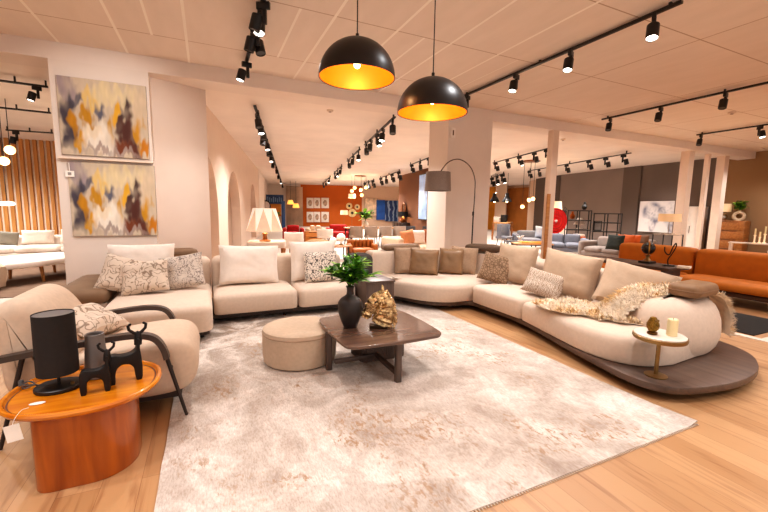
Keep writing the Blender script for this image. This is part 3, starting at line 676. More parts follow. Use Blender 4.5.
# ------------------------------------------------------------------ armchair
def armchair():
    t = thing('armchair', 'plump beige armchair with thin dark curved arms behind the orange pedestal table', 'armchair', (-.65, 3.35, 0))
    Fab = mat('oatmeal_boucle', '#d3bca6', .95, var=.05, scale=30, bump=.25, bscale=200)
    def extr(name, prof, y0, y1, r):
        P = [Vector((p.x, p.z)) for p in spline([(x, 0, z) for x, z in prof], 5, True)]
        bm = B(); lv = [(r*(1-sin(k/4*pi/2)), y0+r*(1-cos(k/4*pi/2))) for k in range(5)]+[(r*(1-cos(k/4*pi/2)), y1-r+r*sin(k/4*pi/2)) for k in range(5)]
        rings(bm, [[(p.x, y, p.y) for p in inset(P, d)] for d, y in lv]); return obj(name, bm, Fab, t, True)
    extr('seat', [(-1.0, .20), (-.55, .14), (-.24, .15), (-.13, .22), (-.095, .36), (-.13, .49), (-.24, .545), (-.45, .545), (-.8, .50), (-1.0, .46)], 3.02, 3.68, .07)
    extr('backrest', [(-.90, .28), (-.84, .42), (-.83, .52), (-.90, .72), (-1.0, .87), (-1.11, .915), (-1.22, .85), (-1.23, .70), (-1.21, .50), (-1.16, .30)], 3.00, 3.70, .10)
    for y, s in ((2.95, -1), (3.75, 1)):
        bm = B(); pts = spline([(-1.16, y, .575), (-.9, y, .605), (-.6, y, .635), (-.45, y, .635), (-.36, y, .605), (-.31, y, .53), (-.29, y, .45)], 6)
        P = []
        for i, p in enumerate(pts):
            d = (pts[min(i+1, len(pts)-1)]-pts[max(i-1, 0)]).normalized(); nx = Vector((-d.z, 0, d.x)); P.append([p+nx*.018+Vector((0, -.03, 0)), p+nx*.018+Vector((0, .03, 0)), p-nx*.018+Vector((0, .03, 0)), p-nx*.018+Vector((0, -.03, 0))])
        rings(bm, P); obj('armrest', bm, mat('dark_timber_arm', '#4a3f39', .4, var=.1), t, True, angle=50)
        for a, b_ in (((-.292, y, .46), (-.185, y, .01)), ((-1.05, y, .59), (-1.20, y, .01))):
            bm = B(); tube(bm, [a, b_], [.014, .011], 10); obj('leg', bm, mat('dark_metal_leg', '#3c3431', .4, .4), t, True)
    for x in (-.27, -1.08):
        bm = B(); tube(bm, [(x, 2.95, .36), (x, 3.75, .36)], .010, 8); obj('cross_rail', bm, mat('dark_metal_leg', '#3c3431'), t, True)
    bm = B(); box(bm, -1.08, 3.08, .10, -.22, 3.62, .15); obj('underframe', bm, SHADOWW, t, True)
armchair()
pillow('throw_cushion', 'squiggle-print cushion lying in the armchair', 'cushion', SQUIG, (-.70, 3.40, .555), .44, .34, .15, 70, 62, 6, None, 21)

# ------------------------------------------------------------------ pedestal table and what stands on it
def pedestal():
    t = thing('pedestal_table', 'glossy orange cherry wood oval pedestal table beside the armchair', 'side table', (-.67, 2.655, 0))
    def oval(a, b, n=72): return [Vector((a*abs(cos(q))**.85*(1 if cos(q) > 0 else -1), b*abs(sin(q))**.9*(1 if sin(q) > 0 else -1))) for q in (2*pi*k/n for k in range(n))]
    bm = B(); P = rpoly([(-.205, -.265), (.245, -.265), (.245, .20), (-.205, .20)], [.08, .2, .2, .2], 10); puff(bm, [Vector((p.x, p.y)) for p in P], 0, .40, .004, .006); obj('base', bm, CHERRY, t)
    bm = B(); Q = oval(.375, .345)
    lv = [(.10, .400), (.045, .412), (.012, .43), (.0, .45), (.004, .462), (.012, .466), (.022, .462), (.030, .447), (.05, .444)]
    rings(bm, [[(p.x, p.y, z) for p in inset(Q, d)] for d, z in lv]); obj('tray_top', bm, CHERRYT, t)
    bm = B(); ins = inset(Q, .034); rings(bm, [[(p.x, p.y, z) for p in inset(Q, d)] for d, z in ((.030, .4465), (.035, .4468), (.040, .4462))], False, False); obj('groove', bm, mat('dark_groove', '#5c2c0c', .4), t)
pedestal()
ZT = .446
t = thing('table_lamp', 'black table lamp with a tall fabric drum shade on the orange table', 'lamp', (-.815, 2.70, ZT))
bm = B(); lathe(bm, [(.10, 0), (.103, .004), (.103, .018), (.098, .022), (.02, .023)], seg=40, sx=1.12); obj('base', bm, BLACK, t)
bm = B(); lathe(bm, [(.008, .02), (.008, .12)], seg=12); obj('stem', bm, BLACK, t)
bm = B(); lathe(bm, [(.096, .095), (.098, .095), (.096, .445), (.093, .445), (.091, .43), (.094, .105)], seg=48, caps=(False, False)); obj('lamp_shade', bm, mat('black_fabric', '#26211f', .8, var=.1, scale=50), t)
bm = B(); lathe(bm, [(.092, .437), (.092, .440)], seg=40); obj('diffuser', bm, mat('grey_diffuser', '#6b6460', .6), t)
bm = B(); lathe(bm, [(.009, .022), (.009, .036), (.005, .038)], (.07, -.03, 0), 14); obj('switch', bm, BRASS, t)
bm = B(); tube(bm, spline([(-.10, .05, .008), (-.15, .09, .006), (-.19, .07, .008), (-.16, .03, .012), (-.13, .06, .02), (-.17, .10, .025), (-.20, .06, .02), (-.155, .05, .03)], 6), .004, 6); obj('power_cord', bm, mat('grey_cord', '#575250', .4), t)
bm = B(); lathe(bm, [(.012, 0), (.014, .01), (.014, .03), (.008, .04)], (-.20, .09, .004), 12); obj('plug', bm, mat('grey_cord', '#575250'), t)
t = thing('vase', 'slate grey tapered ceramic vase behind the deer figurines', 'vase', (-.655, 2.80, ZT))
bm = B(); lathe(bm, [(.058, 0), (.062, .006), (.060, .08), (.055, .16), (.050, .22), (.050, .272), (.045, .276), (.041, .27), (.044, .2)], seg=36, caps=(True, False)); obj('body', bm, mat('slate_ceramic', '#7d7672', .55, var=.12, scale=8), t)
bm = B(); lathe(bm, [(.0435, .20), (.001, .20)], seg=30); obj('inner', bm, BLACKM, t)
def deer(label, c, s, rz):
    """Stylised figurine: arched body on two slab legs, bent neck, curled antlers."""
    t = thing('deer_figurine', label, 'figurine', c, rz, 'deer figurines')
    s0 = s
    IRON = mat('cast_iron', '#1c1817', .5, .3, var=.15, scale=20)
    P = [(-.10, 0), (-.066, 0), (-.062, .045), (-.048, .078), (-.01, .094), (.03, .086), (.054, .06), (.064, 0), (.098, 0), (.106, .06), (.102, .12), (.096, .165), (.100, .205), (.080, .212), (.074, .165), (.058, .150), (.03, .140), (-.02, .138), (-.07, .146), (-.100, .128), (-.106, .08)]
    P = [Vector((p.x*s*.78, p.y*s*1.18)) for p in spline([(x, y*.95, 0) for x, y in P], 3, True)]
    bm = B(); prism(bm, P, RX90, .06*s, .005*s); obj('body', bm, IRON, t)
    bm = B(); tube(bm, [Vector(q)*s for q in ((.069, 0, .20), (.071, 0, .235), (.072, 0, .262), (.064, 0, .275))], [.020*s, .021*s, .018*s, .010*s], 10); obj('head', bm, IRON, t)
    for k in (-1, 1):
        bm = B(); q = [(.07, 0, .26), (.07+k*.020, 0, .272), (.07+k*.040, 0, .292), (.07+k*.044, 0, .314), (.07+k*.034, 0, .322)]; tube(bm, [Vector(w)*s for w in q], [.010*s, .009*s, .008*s, .008*s, .006*s], 8)
        sphere(bm, Vector(q[-1])*s, .008*s, seg=10, ring=6); obj('antler', bm, IRON, t)
deer('small black deer figurine with curled antlers, in front of the grey vase', (-.610, 2.560, ZT), .86, rad(8))
deer('large black deer figurine with raised antlers at the rim of the orange table', (-.485, 2.665, ZT), 1.06, rad(14))
t = thing('price_tag', 'white paper price tag hanging from the rim of the orange table', 'tag', (-.895, 2.325, .405))
bm = B(); cbox(bm, (0, 0, -.01), (.062, .0015, .085), mx=Matrix.Rotation(rad(-8), 4, 'Y')); obj('card', bm, mat('white_card', '#eee6dd', .8), t)
bm = B(); tube(bm, spline([(.0, 0, .028), (.01, .006, .06), (.03, .03, .088), (.05, .05, .086)], 4), .0012, 5); obj('string', bm, mat('white_card', '#eee6dd'), t)
t = thing('label_sticker', 'white oval sticker lying on the orange table top', 'sticker', (-.86, 2.52, ZT))
bm = B(); lathe(bm, [(.035, 0), (.035, .0015)], seg=24, sx=1.0, sy=.5); obj('paper', bm, mat('white_card', '#eee6dd'), t)
# ------------------------------------------------------------------ pictures on the pier
def abstract(seed):
    BL = [(.10,.60,.09,.20,'#3a3340'),(.20,.72,.08,.10,'#55525e'),(.44,.62,.07,.10,'#5b5a68'),(.12,.28,.10,.22,'#3d3642'),(.74,.50,.06,.24,'#3a2220'),(.76,.30,.10,.26,'#4d2216'),(.64,.16,.10,.14,'#703416'),(.82,.12,.12,.12,'#5c2a18'),
          (.16,.40,.06,.12,'#bb8320'),(.30,.52,.05,.14,'#b88426'),(.26,.22,.09,.10,'#c69236'),(.57,.40,.05,.12,'#bd8a2a'),(.64,.58,.06,.08,'#d8a53f'),(.88,.42,.05,.22,'#c28c2c'),(.94,.16,.05,.10,'#bd7814'),(.36,.76,.10,.10,'#d9b877'),
          (.45,.25,.16,.24,'#ece2d4'),(.62,.82,.24,.14,'#d8c6a2'),(.34,.36,.06,.10,'#e6d6bf'),(.10,.88,.10,.12,'#9a8b8c'),(.90,.70,.12,.20,'#cdb9a0'),(.55,.08,.30,.06,'#a9988f')]
    def col(u, v):
        o = Vector((seed*7.3, seed*3.1, 0)); w = Vector((noise.noise(Vector((u*5, v*3, 1))+o), noise.noise(Vector((u*5, v*3, 9))+o), 0)); w2 = noise.noise(Vector((u*22, v*9, 4))+o)
        uu = u+.10*w.x+.02*w2; vv = v+.10*w.y+.05*w2; c = Vector(lin('#cdbda8')); g = .5+.5*noise.noise(Vector((u*14, v*2.2, 2))+o)
        c = c.lerp(Vector(lin('#a8907f')), .35*g); vv += .16*noise.noise(Vector((u*17, v*1.2, 5))+o)+.06*noise.noise(Vector((u*40, v*4, 8))+o); uu += .03*noise.noise(Vector((u*9, v*12, 6))+o)
        for x, y, a, b, h in BL:
            d = ((uu-x)/a)**2+((vv-y)/b)**2; k = max(0, min(1, (1.45-d)*1.0+.4*w2)); k *= .72+.5*noise.noise(Vector((u*11, v*5, x*50))+o)
            c = c.lerp(Vector(lin(h)), min(.97, max(0, k*1.25)))
        m = (c.x+c.y+c.z)/3; c = Vector((m, m, m)).lerp(c, 1.12)
        return c*(.95+.10*noise.noise(Vector((u*30, v*8, 7))+o))
    return col
def colour_canvas(name, parent, c0, ux, uz, w, h, col, n, m, world=True):
    """A picture surface: a fine grid with a colour at each vertex. c0 lower left corner."""
    bm = B(); L = bm.verts.layers.float_color.new('Col'); c0 = Vector(c0); ux = Vector(ux); uz = Vector(uz); V = []
    for j in range(m+1):
        for i in range(n+1):
            v = bm.verts.new(c0+ux*(w*i/n)+uz*(h*j/m)); q = col(i/n, j/m); v[L] = (max(0, q[0]), max(0, q[1]), max(0, q[2]), 1); V.append(v)
    for j in range(m):
        for i in range(n): k = j*(n+1)+i; bm.faces.new((V[k], V[k+1], V[k+n+2], V[k+n+1]))
    return obj(name, bm, mat_vcol('painted_canvas'), parent, world, smooth=False)
for z0, dx, lab, sd in ((2.19, 0, 'abstract gold and brown painting, the upper one on the white pier', 0), (1.07, .05, 'abstract gold and brown painting, the lower one with a small card at its corner', 0)):
    t = thing('painting', lab, 'painting', (-1.25+dx, 6.66, z0), 0, 'abstract paintings on the pier')
    w, h = 1.03, 1.03
    bm = B(); box(bm, -w/2, 0, 0, w/2, .04, h, .004); obj('canvas_edge', bm, mat('canvas_side', '#a39288', .8), t)
    colour_canvas('picture', t, (-w/2+.002, -.002, .002), (1, 0, 0), (0, 0, 1), w-.004, h-.004, abstract(1+sd), 110, 110, False)
t = thing('wall_card', 'small white card with a grey square at the upper left of the lower painting', 'card', (-1.69, 6.645, 1.93))
bm = B(); box(bm, -.05, -.004, -.04, .05, .004, .04); obj('card', bm, mat('white_card', '#eee6dd'), t)
bm = B(); box(bm, -.02, -.006, -.02, .02, -.003, .02); obj('printed_square', bm, mat('grey_print', '#8f8883'), t)
bm = B(); box(bm, -.004, -.002, .04, .004, .004, .15); obj('clip', bm, mat('white_card', '#eee6dd'), t)
bm = B(); box(bm, -1.80, 6.60, 2.13, -.70, 6.7, 2.155); o = obj('picture_ledge', bm, POSTC); tag(o, 'slim white ledge between the two abstract paintings', 'ledge')

# ------------------------------------------------------------------ pendants over the table
GLOW = mat('gold_leaf_inside', '#d9750a', .45, .3, var=.12, scale=12, emis=.45, ecol='#ff7a08')
BULB = mat('lit_bulb', '#fff0d0', .5, emis=14, ecol='#ffd9a0')
LENS = mat('lit_lens', '#ffffff', .5, emis=9, ecol='#fff4e6')
LENSOFF = mat('dark_lens', '#3a3430', .3)
def lamp_light(name, loc, power, col=(1, .80, .58), r=.04, typ='POINT', aim=None, size=1.6, blend=.7, parent=None):
    L = bpy.data.lights.new(name, typ); L.energy = power; L.color = col; L.shadow_soft_size = r
    if typ == 'SPOT': L.spot_size = size; L.spot_blend = blend
    o = bpy.data.objects.new(name, L); COL.objects.link(o); o.location = loc
    if aim is not None: o.rotation_euler = (Vector(aim)-Vector(loc)).to_track_quat('-Z', 'Y').to_euler()
    return o
def pendant(label, c, r=.228):
    t = thing('pendant_lamp', label, 'pendant lamp', c, 0, 'black dome pendants')
    h = r*.96; n = 14
    out = [(r*cos(k/n*pi/2), h*sin(k/n*pi/2)) for k in range(n)]+[(.012, h)]
    inn = [(max(.001, p[0]-.006), p[1]-.006 if p[1] > .006 else p[1]) for p in out]
    bm = B(); lathe(bm, [(r-.006, -.001), (r, -.003), (r+.001, 0)]+out, seg=64, caps=(False, True)); obj('shade', bm, mat('black_dome', '#231e1d', .38, var=.06), t)
    bm = B(); lathe(bm, inn, seg=64, caps=(False, True)); obj('shade_lining', bm, GLOW, t)
    bm = B(); lathe(bm, [(.022, h-.01), (.022, h-.09), (.018, h-.10)], seg=20); obj('socket', bm, BLACKM, t)
    bm = B(); lathe(bm, [(.010, h-.10), (.018, h-.12), (.022, h-.14), (.016, h-.158), (.003, h-.165)], seg=20); obj('bulb', bm, BULB, t)
    top = 3.65-c[2]
    bm = B(); lathe(bm, [(.010, h-.005), (.010, h+.03), (.0035, h+.035), (.0035, top-.03)], seg=10); obj('cord', bm, BLACK, t)
    bm = B(); lathe(bm, [(.05, top-.03), (.055, top-.025), (.055, top-.001)], seg=24); obj('ceiling_rose', bm, BLACK, t)
    lamp_light('pendant_glow', (c[0], c[1], c[2]+.045), 5, (1, .62, .28), .03)
pendant('black dome pendant with a glowing gold inside, the higher and nearer of the two', (0.846, 2.246, 2.285))
pendant('black dome pendant with a glowing gold inside, the lower one before the pillar', (1.359, 2.217, 2.136))

# ------------------------------------------------------------------ ceiling tracks and their spotlights
ORD = ['first', 'second', 'third', 'fourth', 'fifth', 'sixth', 'seventh', 'eighth', 'ninth', 'tenth', 'eleventh', 'twelfth', 'thirteenth', 'fourteenth']
PROTO = {}
def spot_proto(lit, s):
    """Adapter box, arm and a can with its lens; aims down along -Z, tilted at placement."""
    t = thing('track_spotlight', 'x', 'spotlight', (0, 0, 0))
    bm = B(); box(bm, -.016*s, -.055*s, -.055*s, .016*s, .055*s, 0, .003); obj('adapter', bm, BLACK, t)
    bm = B(); box(bm, -.014*s, -.006*s, -.17*s, .014*s, .026*s, -.05*s, .003); obj('bracket', bm, BLACK, t)
    bm = B(); mx = Matrix.Translation((.0, -.062*s, -.15*s)) @ Matrix.Rotation(rad(-16), 4, 'X')
    lathe(bm, [(.042*s, .055*s), (.047*s, .05*s), (.047*s, -.068*s), (.043*s, -.07*s), (.041*s, -.055*s)], seg=20, caps=(True, False)); bm.transform(mx); obj('can', bm, BLACK, t)
    bm = B(); lathe(bm, [(.041*s, -.057*s), (.041*s, -.062*s)], seg=20); bm.transform(mx); obj('lens', bm, LENS if lit else LENSOFF, t)
    return t
def track(label, a, b, heads, headlabel, group, s=1.0, zc=3.65, power=0, every=1):
    a, b = Vector(a), Vector(b); d = (b-a); L = d.length; ang = math.atan2(d.y, d.x)
    t = thing('ceiling_track', label, 'lighting track', tuple(a), ang)
    bm = B(); box(bm, 0, -.018*s, -.016, L, .018*s, .016, .002); obj('rail', bm, BLACK, t)
    for q in (.03, .5, .97): bm = B(); box(bm, L*q-.012, -.012*s, .016, L*q+.012, .012*s, zc-a.z); obj('mount', bm, BLACK, t)
    for i, (q, lit, turn) in enumerate(heads):
        key = (lit, s)
        lab = headlabel.replace('#', ORD[i] if i < len(ORD) else 'last')
        p = a+d*q; loc = (p.x, p.y, p.z-.016); rz = ang+pi/2+rad(turn)
        if key not in PROTO:
            o = spot_proto(lit, s); PROTO[key] = o; place(o, loc, rz); o['label'] = lab; o['group'] = group
        else: copy_tree(PROTO[key], loc, rz, lab, group)
        if power and (lit or (every > 1 and i % every == 0)): 
            f = Vector((cos(rz-pi/2), sin(rz-pi/2), 0))*.07*s; src = Vector(loc)+Vector((0, 0, -.29*s))+f
            lamp_light('spot_beam', src, power, (1, .97, .95), .05, 'SPOT', src+f*3.0+Vector((0, 0, -1)), 2.0, .8)
track('black lighting track at the upper left over the armchair side', (.60, 2.4, 3.61), (.60, 6.25, 3.61), [(.965, 1, 100), (.69, 0, 210), (.65, 0, 60), (.55, 1, 160), (.50, 0, 60)], '# black spotlight from the beam end on the upper left track', 'spotlights of the upper left track', 1.25, power=90)
track('long black lighting track right of the pendants', (4.37, 2.46, 3.61), (4.37, 6.05, 3.61), [(.965, 0, 110), (.627, 1, 110), (.357, 1, 115), (.072, 1, 120)], '# lit spotlight from the pillar on the track right of the pendants', 'spotlights right of the pendants', 1.25, power=95)
track('black lighting track over the orange sofa', (8.13, 1.5, 3.60), (8.13, 6.0, 3.60), [(.955, 0, 110), (.725, 0, 100), (.496, 0, 100), (.10, 1, 120)], '# dark spotlight from the beam on the track above the orange sofa', 'spotlights above the orange sofa', 1.25, power=130)
track('black lighting track at the far right before the olive wall', (11.8, 2.0, 3.60), (11.8, 5.95, 3.60), [(.974, 0, 100), (.676, 1, 150), (.3, 1, 120)], '# spotlight from the beam on the far right track', 'spotlights of the far right track', 1.25, power=130)
track('black track at the top right corner of the ceiling', (4.0, .2, 3.60), (5.9, .2, 3.60), [(.95, 1, 0)], '# spotlight at the very top right by the ceiling edge', 'top right spotlight', 1.25, power=110)
a0, a1 = (.93, 8.15, 3.5), (5.94, 33.5, 3.5)
hd = [(0.02, 0, 200), (.045, 1, 200), (.075, 0, 200), (.105, 0, 160), (.14, 1, 200), (.19, 0, 180), (.25, 1, 180), (.33, 0, 160), (.43, 0, 200), (.56, 0, 180), (.72, 1, 200), (.92, 0, 200)]
track('long lighting track running back beside the white arcade wall', a0, a1, hd, '# spotlight along the track by the arcade wall', 'spotlights by the arcade wall', 1.5, 3.6, power=60, every=2)
b0, b1 = Vector((3.75, 7.64, 3.5)), Vector((8.49, 30.27, 3.5))
for q0, q1, hs, nm in ((0, .16, [(.05, 0, 170), (.3, 1, 150), (.5, 1, 200), (.72, 0, 150), (.93, 0, 180)], 'nearest piece'), (.20, .34, [(.08, 1, 170), (.45, 0, 150), (.85, 0, 190)], 'second piece'), (.42, .58, [(.1, 0, 150), (.5, 1, 170), (.9, 0, 200)], 'third piece'), (.68, .98, [(.1, 1, 150), (.5, 0, 170), (.9, 0, 200)], 'farthest piece')):
    track(nm+' of the broken lighting track in the middle of the rear hall', b0.lerp(b1, q0), b0.lerp(b1, q1), hs, '# spotlight on the '+nm+' of the middle track', 'spotlights of the middle track', 1.5, 3.6, power=170, every=2)
track('short lighting track left of the pillar', (8.209, 15.107, 3.5), (7.626, 12.351, 3.5), [(.1, 0, 30), (.5, 0, 0), (.88, 0, 30)], '# black spotlight on the short track left of the pillar', 'spotlights left of the pillar', 1.6, 3.6, power=150, every=2)
track('lighting track in front of the brown wall', (9.91, 22.122, 3.5), (9.014, 17.64, 3.5), [(.05, 0, 30), (.35, 0, 0), (.65, 0, 30), (.95, 0, 30)], '# tiny spotlight on the track before the brown wall', 'spotlights before the brown wall', 2.0, 3.6, power=200, every=3)
track('short lighting track at the far end by the white wall', (10.742, 26.891, 3.5), (10.23, 23.814, 3.5), [(.1, 0, 30), (.5, 0, 0), (.9, 0, 30)], '# tiny spotlight on the short track near the orange wall', 'spotlights near the orange wall', 2.2, 3.6, power=250, every=2)
track('lighting track between the pillar and the slim post', (10.758, 12.666, 3.5), (9.723, 8.777, 3.5), [(.06, 0, 40), (.30, 0, 10), (.52, 1, 40), (.76, 0, 20), (.93, 0, 60)], '# spotlight from the far end of the track between pillar and post', 'spotlights between pillar and post', 1.5, 3.6, power=170, every=2)
track('lighting track in front of the taupe wall', (14.216, 14.183, 3.5), (12.757, 8.277, 3.5), [(.02, 0, 40), (.15, 0, 0), (.30, 0, 40), (.47, 0, 20), (.68, 0, 40), (.82, 0, 60), (.95, 0, 60)], '# spotlight from the far end of the track facing the taupe wall', 'spotlights facing the taupe wall', 1.5, 3.6, power=170, every=2)
track('lighting track deep in the rear right corner', (15.382, 18.224, 3.5), (14.134, 15.748, 3.5), [(.1, 0, 40), (.5, 1, 10), (.9, 1, 40)], '# spotlight on the track deep in the rear right corner', 'spotlights in the rear right corner', 2.2, 3.6, power=250, every=2)
track('lighting track at the far left, nearest to the beam', (-3.218, 8.523, 3.5), (-2.385, 8.592, 3.5), [(.82, 1, 200), (.2, 1, 160)], '# spotlight from the pier on the left hand track', 'spotlights of the left tracks', 1.15, 3.6, power=150)
track('bare lighting track at the far left, middle one of three', (-4.137, 10.84, 3.5), (-3.019, 10.922, 3.5), [], '', '', 1.5, 3.6)
track('short lighting track at the far left, just before the slatted wall', (-4.862, 13.982, 3.5), (-3.825, 13.86, 3.5), [(.2, 1, 160)], '# lit spotlight before the slatted timber wall', 'spotlight before slats', 1.5, 3.6, power=200)
# recessed wall-washers above the taupe wall
for i, (px, loc) in enumerate([(583, (18.249, 14.625, 3.6)), (597, (18.261, 13.809, 3.6)), (617, (18.023, 12.568, 3.6)), (634, (18.028, 11.742, 3.6))]):
    t = thing('ceiling_downlight', ORD[i]+' small downlight over the taupe wall, counted from the far corner', 'downlight', (loc[0], loc[1], 3.599), 0, 'downlights over the taupe wall')
    bm = B(); lathe(bm, [(.10, 0), (.10, -.10), (.085, -.10)], seg=20, caps=(True, False)); obj('housing', bm, BLACK, t)
    bm = B(); lathe(bm, [(.085, -.08), (.085, -.085)], seg=20); obj('lens', bm, LENS, t)
    lamp_light('wall_wash', (loc[0], loc[1], 3.46), 220, (1, .8, .6), .05, 'SPOT', (loc[0]+.55, loc[1], 1.0), 1.0, .9)
for nm, p in (('beside the slim post', (9.307, 8.033, 3.6)), ('over the dresser', (15.896, 6.135, 3.65)), ('over the orange sofa', (10.028, 4.458, 3.65)), ('behind the beam between the pendants', (2.456, 8.135, 3.6))):
    z = 3.65 if p[1] < 6.7 else 3.6
    t = thing('smoke_detector', 'small round white detector on the ceiling '+nm, 'detector', (p[0], p[1], z-.001))
    bm = B(); lathe(bm, [(.07, 0), (.07, -.02), (.055, -.035)], seg=24); obj('housing', bm, mat('detector_white', '#d9c6b6', .6), t)
    bm = B(); lathe(bm, [(.03, -.034), (.03, -.045), (.02, -.05)], seg=20); obj('sensor', bm, mat('detector_grey', '#a58f80', .6), t)

# ------------------------------------------------------------------ arc floor lamp in front of the pillar
def arc_lamp():
    b = Vector((4.95, 6.36, 0)); t = thing('arc_lamp', 'tall arc floor lamp with a grey drum shade in front of the pillar', 'floor lamp', tuple(b))
    bm = B(); lathe(bm, [(.17, 0), (.17, .025), (.16, .03)], seg=40); obj('base', bm, BLACK, t)
    sh = Vector(SHADE)-b
    pole = [(0, 0, .03), (0, 0, .9), (.005, 0, 1.45)]; arc = spline([(.005, 0, 1.45), (.02, 0, 1.9), (0, 0, 2.18), (-.14, 0, 2.41), (-.40, 0, 2.52), (-.66, 0, 2.44), (sh.x, sh.y, sh.z+.12)], 8)
    bm = B(); tube(bm, pole, .014, 10); obj('pole', bm, BLACK, t)
    bm = B(); tube(bm, arc, .010, 10); obj('arm', bm, mat('dark_chrome', '#6b605a', .25, .9), t)
    bm = B(); lathe(bm, [(.02, 1.42), (.02, 1.50)], seg=16); obj('collar', bm, BLACK, t)
    bm = B(); lathe(bm, [(.255, -.18), (.235, .18), (.232, .18), (.252, -.18)], c=tuple(sh), seg=48, caps=(False, False)); obj('lamp_shade', bm, mat('grey_linen_shade', '#8c7f78', .9, var=.08, scale=60), t)
    bm = B(); lathe(bm, [(.232, .14), (.232, .135)], c=tuple(sh), seg=32); obj('shade_ring', bm, BLACK, t)
SHADE = (4.079, 6.36, 2.068)
arc_lamp()

lamp_light('pier_fill', (-.4, 3.2, 3.5), 260, (1, .96, .92), .05, 'SPOT', (-1.2, 6.7, 2.2), .9, .8)  # added spot without a fixture, brightens the pier and its paintings
# ------------------------------------------------------------------ furniture of the rest of the hall
def sofa(label, c, rz, w, d, h, m, seats=3, group=None, arms=True, seat_h=.42, arm_h=.6, back_t=.22, plinth=None, name='sofa', puffy=.07, topm=None, leg_h=.12):
    """Faces -Y before rotation; c at the middle of its back edge on the floor."""
    t = thing(name, label, 'sofa', c, rz, group); aw = .2 if arms else 0
    bm = B(); puff(bm, rpoly([(-w/2, -d+.03), (w/2, -d+.03), (w/2, 0), (-w/2, 0)], .06), leg_h, seat_h-.14, .03, .02); obj('base', bm, plinth or m, t)
    sw = (w-2*aw)/seats
    for i in range(seats):
        x0 = -w/2+aw+sw*i+.008; x1 = x0+sw-.016
        bm = B(); puff(bm, rpoly([(x0, -d), (x1, -d), (x1, -back_t+.02), (x0, -back_t+.02)], .1), seat_h-.135, seat_h, puffy, .03, .02); obj('seat_cushion', bm, m, t)
        bm = B(); puff(bm, rpoly([(x0, -back_t), (x1, -back_t), (x1, 0), (x0, 0)], .1), seat_h-.13, h, puffy, .03, .01); obj('backrest', bm, m, t)
    if arms:
        for s in (-1, 1):
            x0 = s*w/2-(aw if s > 0 else 0)
            bm = B(); puff(bm, rpoly([(x0, -d+.02), (x0+aw, -d+.02), (x0+aw, 0), (x0, 0)], .09), leg_h, arm_h, puffy, .02, .01); obj('armrest', bm, m, t)
    for sx in (-1, 1):
        for y in (-d+.1, -.1):
            bm = B(); lathe(bm, [(.02, 0), (.025, leg_h)], (sx*(w/2-.1), y, 0), 10); obj('leg', bm, BLACK, t)
    return t
def table(label, c, rz, w, d, h, m, legm=None, name='table', cat='table', th=.04, leg=.05, round_=False, group=None):
    t = thing(name, label, cat, c, rz, group)
    bm = B(); P = [(w/2*cos(2*pi*k/36), d/2*sin(2*pi*k/36)) for k in range(36)] if round_ else rpoly([(-w/2, -d/2), (w/2, -d/2), (w/2, d/2), (-w/2, d/2)], .03)
    slab(bm, P, h-th, h); obj('top', bm, m, t); f = .62 if round_ else .92
    for sx in (-1, 1):
        for sy in (-1, 1):
            bm = B(); x, y = sx*w/2*f, sy*d/2*f; tube(bm, [(x, y, h-th), (x*1.03, y*1.03, 0)], [leg/2, leg*.35], 8); obj('leg', bm, legm or m, t)
    return t
def shade_lamp(label, c, h, r0, r1, sh, shm, basem, kind='pole', glow=0, group=None, name='table_lamp', cat='lamp', rz=0):
    t = thing(name, label, cat, c, rz, group)
    if kind == 'pole': bm = B(); lathe(bm, [(r1*.55, 0), (r1*.55, .015), (.012, .025), (.010, h-sh*.5)], seg=20)
    else: bm = B(); lathe(bm, [(r1*.4, 0), (r1*.55, h*.12), (r1*.6, h*.25), (r1*.35, h*.42), (.02, h-sh), (.012, h-sh*.5)], seg=24)
    obj('base', bm, basem, t)
    bm = B(); lathe(bm, [(r1, h-sh), (r0, h), (r0-.006, h), (r1-.006, h-sh)], seg=32, caps=(False, False)); obj('lamp_shade', bm, shm, t)
    bm = B(); sphere(bm, (0, 0, h-sh*.5), .035); obj('bulb', bm, BULB if glow else LENSOFF, t)
    if glow: lamp_light('lamp_glow', (c[0], c[1], c[2]+h-sh*.5-.05), glow, (1, .72, .42), .05)
    return t
def cabinet(label, c, rz, w, d, h, m, drawers=0, doors=0, handlem=None, name='cabinet', cat='cabinet', foot=.06):
    t = thing(name, label, cat, c, rz)
    bm = B(); box(bm, -w/2, -d, foot, w/2, 0, h, .006); obj('carcass', bm, m, t)
    bm = B(); box(bm, -w/2+.03, -d+.03, 0, w/2-.03, -.02, foot); obj('plinth', bm, SHADOWW, t)
    hh = (h-foot-.03)/max(1, drawers)
    for i in range(drawers):
        z = foot+.015+hh*i; bm = B(); box(bm, -w/2+.012, -d-.02, z+.006, w/2-.012, -d, z+hh-.006, .004); q = obj('drawer', bm, m, t)
        bm = B(); box(bm, -w*.3, -d-.032, z+hh-.03, w*.3, -d-.02, z+hh-.012); obj('handle', bm, handlem or BLACK, q)
    for i in range(doors):
        ww = (w-.02)/doors; x = -w/2+.01+ww*i; bm = B(); box(bm, x+.004, -d-.02, foot+.01, x+ww-.004, -d, h-.01, .003); q = obj('door', bm, m, t)
        bm = B(); hx = x+ww-.05 if i % 2 == 0 else x+.05; box(bm, hx-.008, -d-.04, h*.45, hx+.008, -d-.02, h*.6); obj('handle', bm, handlem or BLACK, q)
    return t
